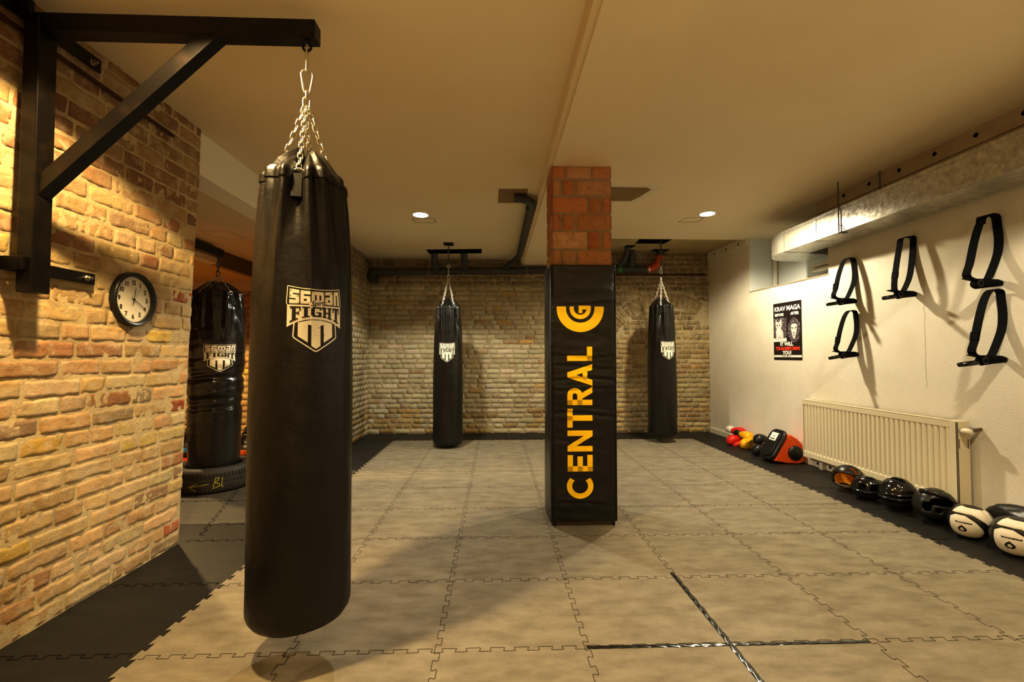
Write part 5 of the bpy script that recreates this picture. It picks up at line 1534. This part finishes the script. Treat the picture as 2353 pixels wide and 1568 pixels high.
# ------------------------------------------------------------------ headguards
def headguard(name, label, cat, loc, rot, rad, openings, outer, inner, thick=0.022, squash=None, bars=None, nu=56, nv=40, group=None, piping=None):
    t = thing(name, label, cat, loc, 0, group)
    t.rotation_euler = [R(a) for a in rot]
    bm = bmesh.new()
    grid = []
    def sh(th, ph):
        x = rad[0] * math.cos(ph) * math.cos(th); y = rad[1] * math.cos(ph) * math.sin(th); z_ = rad[2] * math.sin(ph)
        p = Vector((x, y, z_))
        if squash: p = squash(p)
        a_, b_, c_ = p.x / rad[0], p.y / rad[1], p.z / rad[2]
        k_ = 1.0
        for g_ in (-0.42, 0.42): k_ -= 0.045 * math.exp(-((b_ - g_) / 0.055) ** 2) * (1 if c_ > -0.2 else 0.3)
        k_ -= 0.05 * math.exp(-((a_ - 0.32) / 0.05) ** 2)
        k_ -= 0.045 * math.exp(-((c_ + 0.30) / 0.05) ** 2)
        p = p * k_
        if a_ > 0: p.x *= 1 + 0.22 * a_; p.z -= rad[2] * 0.22 * a_ * a_; p.y *= 1 - 0.12 * a_ * a_
        if a_ < -0.45: p.x = -rad[0] * (0.45 + (-a_ - 0.45) * 0.72)
        if c_ < -0.55: p.z = max(p.z, -rad[2] * (0.55 + (-c_ - 0.55) * 0.6))
        return p
    for j in range(nv + 1):
        ph = -PI / 2 + PI * j / nv
        grid.append([bm.verts.new(sh(2 * PI * i / nu, ph)) for i in range(nu)] if 0 < j < nv else [bm.verts.new(sh(0, ph))])
    for j in range(nv):
        for i in range(nu):
            k = (i + 1) % nu
            a, c = grid[j], grid[j + 1]
            f = (a[0], c[k], c[i]) if j == 0 else (a[i], a[k], c[0]) if j == nv - 1 else (a[i], a[k], c[k], c[i])
            bm.faces.new(f)
    kill = []
    for f in bm.faces:
        c = f.calc_center_median()
        q = Vector((c.x / rad[0], c.y / rad[1], c.z / rad[2])).normalized()
        for (dirv, up, hw, hh, ex_) in openings:
            dv = Vector(dirv).normalized(); u_ = Vector(up); u_ = (u_ - dv * u_.dot(dv)).normalized(); s_ = u_.cross(dv)
            if q.dot(dv) > 0 and (abs(q.dot(s_)) / hw) ** ex_ + (abs(q.dot(u_)) / hh) ** ex_ < 1:
                kill.append(f); break
    bmesh.ops.delete(bm, geom=kill, context='FACES')
    # relax jagged border
    for _ in range(4):
        bverts = [v for v in bm.verts if v.is_boundary]
        new = {}
        for v in bverts:
            nb = [e.other_vert(v) for e in v.link_edges if e.is_boundary]
            if len(nb) == 2: new[v] = v.co * 0.5 + (nb[0].co + nb[1].co) * 0.25
        for v, co in new.items(): v.co = co
    bmesh.ops.recalc_face_normals(bm, faces=bm.faces)
    me = bpy.data.meshes.new('shell'); bm.to_mesh(me); bm.free()
    me.materials.append(outer); me.materials.append(inner)
    me.polygons.foreach_set('use_smooth', [True] * len(me.polygons))
    o = bpy.data.objects.new('shell', me); C.objects.link(o); o.parent = t
    m = o.modifiers.new('solid', 'SOLIDIFY'); m.thickness = thick; m.offset = -1; m.material_offset = 1; m.material_offset_rim = 0
    m = o.modifiers.new('sub', 'SUBSURF'); m.levels = 1; m.render_levels = 1
    if bars:
        for nm, pts, r_, mm in bars:
            b = MB(); b.tube(pts, r_, 12); b.build(nm, mm, t, smooth=True)
    return t
def onell(rad, dirv, k=1.0):
    d_ = Vector(dirv).normalized(); return Vector((d_.x * rad[0], d_.y * rad[1], d_.z * rad[2])) * k

# 1: black guard with amber lining (openings face left / towards the viewer)
r1 = (0.165, 0.12, 0.12)
h1 = headguard('head_guard', 'black head guard with amber yellow lining, first in the row', 'head guard', (3.195, 4.05, 0.112), (0, 10, 22), r1,
     [((-1, -0.20, -0.25), (0, 0, 1), 0.78, 0.62, 3), ((-0.22, -0.45, 0.95), (-1, 0, 0.2), 0.62, 0.20, 3), ((0.2, 0.2, -1), (1, 0, 0), 0.6, 0.5, 2.4)], M['satin_black'], M['lining_yellow'], 0.026,
     bars=None)
d = Decal(); d.poly([(-0.035, 0.03), (0.0, 0.012), (0.028, 0.022), (0.010, 0.002), (0.04, -0.022), (-0.005, -0.012)], 0, 0)
d.build('yellow_mark', M['lining_yellow'], lambda u, v, l: onell(r1, (0.35 + u * 6, -0.85, 0.62 + v * 6), 1.0) * 1.012, h1, 0.008, 'xy')
d = Decal(); d.poly([(-0.03, 0.006), (0.03, 0.008), (0.032, -0.004), (-0.028, -0.008)], 0, 0)
d.build('grey_patch', M['greyband'], lambda u, v, l: onell(r1, (0.1 + u * 6, -1.0, -0.45 + v * 6), 1.0) * 1.012, h1, 0.01, 'xy')
# 2: small glossy guard with face grille
r2 = (0.105, 0.12, 0.105)
headguard('head_guard', 'small glossy black head guard with face bar, second in the row', 'head guard', (3.165, 3.80, 0.093), (0, 0, 32), r2,
     [((-0.62, -0.78, 0.18), (0.1, 0.2, 1), 0.40, 0.40, 3), ((-1, 0.12, 0.18), (0, 0, 1), 0.28, 0.38, 3), ((-0.1, 0.0, 1), (-1, 0, 0), 0.55, 0.32, 2.5)], M['gloss_black'], M['lining_black'], 0.018,
     bars=[('face_bar', [onell(r2, (-0.8, -0.9, -0.05), 1.06), onell(r2, (-1, -0.3, -0.08), 1.09), onell(r2, (-1, 0.3, -0.08), 1.09), onell(r2, (-0.7, 0.9, 0.0), 1.05)], 0.012, M['gloss_black'])])
# 3: big glossy guard with face shield
r3 = (0.138, 0.122, 0.132)
def sq3(p):
    f = 1.0
    return Vector((p.x * f, p.y * f, p.z))
h3 = headguard('head_guard', 'large shiny black head guard with moulded face shield, third in the row', 'head guard', (3.205, 3.55, 0.122), (0, -6, 24), r3,
     [((-0.75, -0.55, 0.10), (0, 0, 1), 0.62, 0.20, 3), ((-0.1, 0, 1), (-1, 0, 0), 0.55, 0.17, 2.5), ((0.5, -0.7, -0.35), (0, 0, 1), 0.35, 0.25, 2.5)], M['gloss_black'], M['lining_black'], 0.018, squash=sq3)
b = MB()
for (za, zb, ra_) in ((0.62, 0.22, 1.05), (-0.18, -0.85, 1.06)):
    g = []
    for j in range(7):
        for i in range(15):
            th = R(-150 + i * 120 / 14 - 55); zz = za + (zb - za) * j / 6
            dd = Vector((math.cos(th), math.sin(th), zz))
            g.append(onell(r3, dd, ra_ + (0.05 if j in (0, 6) else 0.03 + 0.02 * math.sin(j))))
    b.add(g, [(j * 15 + i, j * 15 + i + 1, j * 15 + i + 16, j * 15 + i + 15) for j in range(6) for i in range(14)])
b.build('face_shield', M['gloss_black'], h3, smooth=True)
b = MB(); b.tube([onell(r3, (math.cos(R(a)), math.sin(R(a)), 0.02), 1.12) for a in range(-215, -70, 10)], 0.008, 8); b.build('shield_rim', M['gloss_black'], h3, smooth=True)
# 4: big satin guard with eye slot
r4 = (0.175, 0.125, 0.127)
h4 = headguard('head_guard', 'large satin black head guard with wide eye slot, fourth in the row', 'head guard', (3.235, 3.275, 0.120), (0, 8, 26), r4,
     [((-0.62, -0.72, 0.40), (0.25, 0.25, 1), 0.58, 0.21, 3), ((-1, -0.02, -0.05), (0, 0, 1), 0.26, 0.30, 4), ((-0.86, -0.66, -0.18), (0, 0, 1), 0.17, 0.20, 3), ((0.55, -0.75, -0.35), (0.3, 0, 1), 0.40, 0.28, 2.4)], M['satin_black'], M['lining_black'], 0.022,
     bars=[('brow_roll', [onell(r4, (-0.45, -0.9, 0.75), 1.02), onell(r4, (-0.68, -0.55, 0.85), 1.04), onell(r4, (-0.75, 0.0, 0.95), 1.04), onell(r4, (-0.65, 0.5, 0.9), 1.02)], 0.016, M['satin_black']),
           ('ear_strap', [onell(r4, (-0.1, -1, -0.75), 1.04), onell(r4, (0.15, -1, -0.25), 1.06), onell(r4, (0.5, -0.9, 0.02), 1.05), onell(r4, (0.9, -0.5, 0.0), 1.03)], 0.010, M['satin_black'])])
b = MB()
for dz in (0.30, 0.42): b.tube([onell(r4, (0.15, -1, dz), 1.01), onell(r4, (0.45, -0.9, dz - 0.04), 1.01)], 0.004, 6)
b.build('crown_stitch', M['gloss_black'], h4, smooth=True)

# white and black padded guards lying upside down
def predator(label, loc, rz, s=1.0):
    t = thing('padded_guard', label, 'padded guard', loc, R(rz), 'white and black padded guards')
    t.scale = (s, s, s)
    rx, ry, rz_ = 0.122, 0.118, 0.112
    def S(th, ph, k=1.0):
        c = math.cos(ph); e = 0.8
        cx_ = math.copysign(abs(math.cos(th)) ** e, math.cos(th)); sy_ = math.copysign(abs(math.sin(th)) ** e, math.sin(th))
        return Vector((rx * cx_ * (c ** 0.75) * k, ry * sy_ * (c ** 0.75) * k, rz_ * math.sin(ph) * k + rz_))
    b = MB(); g = []; nu, nv = 48, 24
    for j in range(nv + 1):
        ph = -PI / 2 + PI * j / nv
        for i in range(nu): g.append(S(2 * PI * i / nu, ph))
    b.add(g, [(j * nu + i, j * nu + (i + 1) % nu, (j + 1) * nu + (i + 1) % nu, (j + 1) * nu + i) for j in range(nv) for i in range(nu)])
    b.build('body', M['satin_black'], t, smooth=True)
    # white cheek panel: facing -y, slightly left
    def patch(name, th0, th1, ph0f, ph1f, k0, m, n=18, mm=12):
        b = MB(); g = []
        for j in range(mm + 1):
            for i in range(n + 1):
                a = i / n; th = R(th0 + (th1 - th0) * a)
                p0, p1 = ph0f(a), ph1f(a)
                q = j / mm
                e = min(a, 1 - a, q, 1 - q)
                g.append(S(th, R(p0 + (p1 - p0) * q), k0 + 0.035 * min(1, e / 0.12)))
        b.add(g, [(j * (n + 1) + i, j * (n + 1) + i + 1, (j + 1) * (n + 1) + i + 1, (j + 1) * (n + 1) + i) for j in range(mm) for i in range(n)])
        return b.build(name, m, t, smooth=True)
    lo = lambda a: -62 + 22 * abs(2 * a - 1) ** 2
    hi = lambda a: 32 - 48 * max(0, (a - 0.55) / 0.45) ** 1.2 - 12 * max(0, (0.2 - a) / 0.2)
    patch('cheek_panel', -150, -62, lo, hi, 1.0, M['white_leather'])
    patch('brow_panel', -150, -40, lambda a: 38 - 38 * max(0, (a - 0.55) / 0.45), lambda a: 76 - 12 * a, 1.03, M['white_leather'], 18, 6)
    w1 = patch('side_panel', -38, 5, lambda a: -10 + 10 * a, lambda a: 62, 1.0, M['white_leather'], 10, 8)
    d = Decal(); d.text('PREDATOR', 0.02, 0, 0.0, 0, 0, bold=0.0015, fit=(0.088, 0.010), rot=PI)
    em = [(0, 0.026), (0.014, 0.014), (0.026, 0.0), (0.022, -0.016), (0.008, -0.024), (0.0, -0.020), (-0.008, -0.024), (-0.022, -0.016), (-0.026, 0.0), (-0.014, 0.014)]
    for i in range(len(em)): d.poly([(0, -0.045), (em[i][0], em[i][1] - 0.045), (em[(i + 1) % len(em)][0], em[(i + 1) % len(em)][1] - 0.045)], 0, 0)
    face_ = [(0, 0.010), (0.012, -0.002), (0.008, -0.014), (-0.008, -0.014), (-0.012, -0.002)]
    d.poly([(p[0], p[1] - 0.045) for p in face_], 1, 1); d.rect(-0.006, -0.049, -0.002, -0.046, 2, 0); d.rect(0.002, -0.049, 0.006, -0.046, 2, 0); d.poly([(-0.003, -0.056), (0.003, -0.056), (0, -0.052)], 2, 0)
    d.build('printed_mark', [M['ink'], M['white_leather']], lambda u, v, l: S(R(-108) + u / 0.135, R(6) + v / 0.12, 1.042 + 0.004 * l), t, 0.006, 'xy')
    d = Decal(); d.text('PREDATOR', 0.02, 0, 0.0, 0, 0, bold=0.002, fit=(0.085, 0.014), rot=PI / 2)
    d.build('side_mark', M['ink'], lambda u, v, l: S(R(-18) + u / 0.14, R(26) + v / 0.12, 1.040), t, 0.008, 'xy')
    b = MB(); b.tube([S(R(-150 + 90 * i / 14), R(hi(i / 14) + 4), 1.03) for i in range(15)], 0.005, 8); b.build('black_piping', M['satin_black'], t, smooth=True)
    return t
predator('white and black padded guard lying upside down beside the fourth head guard', (3.20, 2.995, 0.003), -44, 0.93)
predator('white and black padded guard lying upside down, nearest the right edge', (3.205, 2.72, 0.003), -42, 1.0)
# black gear bag behind them
gb = thing('gear_bundle', 'crumpled black leather gear with a red mark behind the white guards', 'gear', (3.41, 2.72, 0.0))
b = MB(); g = []; nu, nv = 48, 20
for j in range(nv + 1):
    ph = -PI / 2 + PI * j / nv
    for i in range(nu):
        th = 2 * PI * i / nu
        q = Vector((math.cos(th) * math.cos(ph), math.sin(th) * math.cos(ph), math.sin(ph)))
        k = 1 + 0.10 * noise.noise(q * 2.2) + 0.06 * noise.noise(q * 5)
        g.append((3.465 + 0.10 * q.x * k, 2.83 + 0.30 * q.y * k, max(0.003, 0.115 + 0.125 * q.z * k)))
b.add(g, [(j * nu + i, j * nu + (i + 1) % nu, (j + 1) * nu + (i + 1) % nu, (j + 1) * nu + i) for j in range(nv) for i in range(nu)])
put(b.build('body', M['satin_black'], smooth=True), gb)
b = MB(); b.box((3.42, 2.74, 0.243), (0.03, 0.10, 0.004), Matrix.Rotation(-0.3, 3, 'Y')); put(b.build('red_mark', M['red_leather']), gb)

# ------------------------------------------------------------------ one mesh per piece
def split_loose(o):
    me = o.data
    n = len(me.vertices)
    par = list(range(n))
    def find(a):
        while par[a] != a:
            par[a] = par[par[a]]; a = par[a]
        return a
    for p in me.polygons:
        v = list(p.vertices)
        for w_ in v[1:]: par[find(w_)] = find(v[0])
    groups = {}
    for p in me.polygons: groups.setdefault(find(p.vertices[0]), []).append(p)
    if len(groups) < 2: return
    out = []
    for ps in groups.values():
        ids = sorted({i for p in ps for i in p.vertices}); mp_ = {a: i for i, a in enumerate(ids)}
        m2 = bpy.data.meshes.new(o.name)
        m2.from_pydata([me.vertices[i].co.copy() for i in ids], [], [[mp_[i] for i in p.vertices] for p in ps])
        for mt in me.materials: m2.materials.append(mt)
        m2.polygons.foreach_set('material_index', [p.material_index for p in ps])
        m2.polygons.foreach_set('use_smooth', [p.use_smooth for p in ps])
        if any(p.use_smooth for p in ps): m2.set_sharp_from_angle(angle=R(50))
        out.append(m2)
    o.data = out[0]
    for m2 in out[1:]:
        c = o.copy(); c.data = m2; C.objects.link(c)
SPLIT = ('side_cover', 'side_slot', 'corner_clip', 'riser', 'collar', 'pipe_strap', 'foil_band', 'edge_flange', 'bolt_hole', 'grille_slot', 'foot', 'water_rail', 'slot',
         'edge_piping', 'rail_hole', 'niche_bracket', 'plaster_crack', 'crown_stitch', 'steel_clamp', 'elbow', 'link')
for o in list(bpy.data.objects):
    if o.type == 'MESH' and o.name.split('.')[0] in SPLIT:
        split_loose(o)

# ------------------------------------------------------------------ lights
def spot(name, loc, power, col, size=130, blend=0.12, radius=0.045, aim=None):
    l = bpy.data.lights.new(name, 'SPOT'); l.energy = power; l.color = col; l.spot_size = R(size); l.spot_blend = blend; l.shadow_soft_size = radius
    o = bpy.data.objects.new(name, l); C.objects.link(o); o.location = loc
    if aim is not None:
        o.rotation_euler = (Vector(aim) - Vector(loc)).to_track_quat('-Z', 'Y').to_euler()
    return o
WARM = (1.0, 0.725, 0.345); MID = (1.0, 0.885, 0.63); COOL = (1.0, 0.95, 0.77)
spot('lamp_rear_left', (-0.812, 4.90, ZL - 0.02), 200, COOL, 136, 0.2, 0.06)
spot('lamp_rear_right', (2.40, 5.04, ZR - 0.02), 245, MID, 158, 0.4, 0.06)
spot('lamp_near_left', (-1.2, 1.5, ZL - 0.02), 245, WARM, 135, 0.12, 0.05)
spot('lamp_near_right', (2.35, 1.75, ZR - 0.02), 135, MID, 136, 0.15, 0.06)
spot('lamp_behind_left', (-0.9, -1.0, ZL - 0.02), 60, WARM, 136, 0.2, 0.06)
spot('lamp_behind_right', (2.35, -1.2, ZR - 0.02), 60, WARM, 136, 0.2, 0.06)
spot('lamp_side_room', (-3.6, 4.75, 2.20), 220, (1.0, 0.70, 0.32), 131, 0.15, 0.05)
spot('ceiling_fill_spot', (0.5, -1.5, 1.3), 150, (1.0, 0.77, 0.44), 150, 0.6, 0.2, (0.9, -1.2, 3.0))  # added upward spot that fills the ceiling; not a lamp of the room

w = bpy.data.worlds.new('World'); sc.world = w; w.use_nodes = True
w.node_tree.nodes['Background'].inputs['Color'].default_value = (0.30, 0.22, 0.12, 1)
w.node_tree.nodes['Background'].inputs['Strength'].default_value = 0.05

# ------------------------------------------------------------------ camera
cam = bpy.data.cameras.new('Camera'); cam.lens = 36 * 1046 / 2353; cam.sensor_width = 36; cam.clip_start = 0.05
co = bpy.data.objects.new('Camera', cam); C.objects.link(co)
co.location = (0, 0, 1.23); co.rotation_euler = (PI / 2 + R(1.75), 0, -R(2.05))
sc.camera = co
sc.cycles.max_bounces = 8
sc.view_settings.view_transform = 'Standard'
sc.view_settings.look = 'None'
sc.view_settings.exposure = 0.5
sc.view_settings.gamma = 0.82
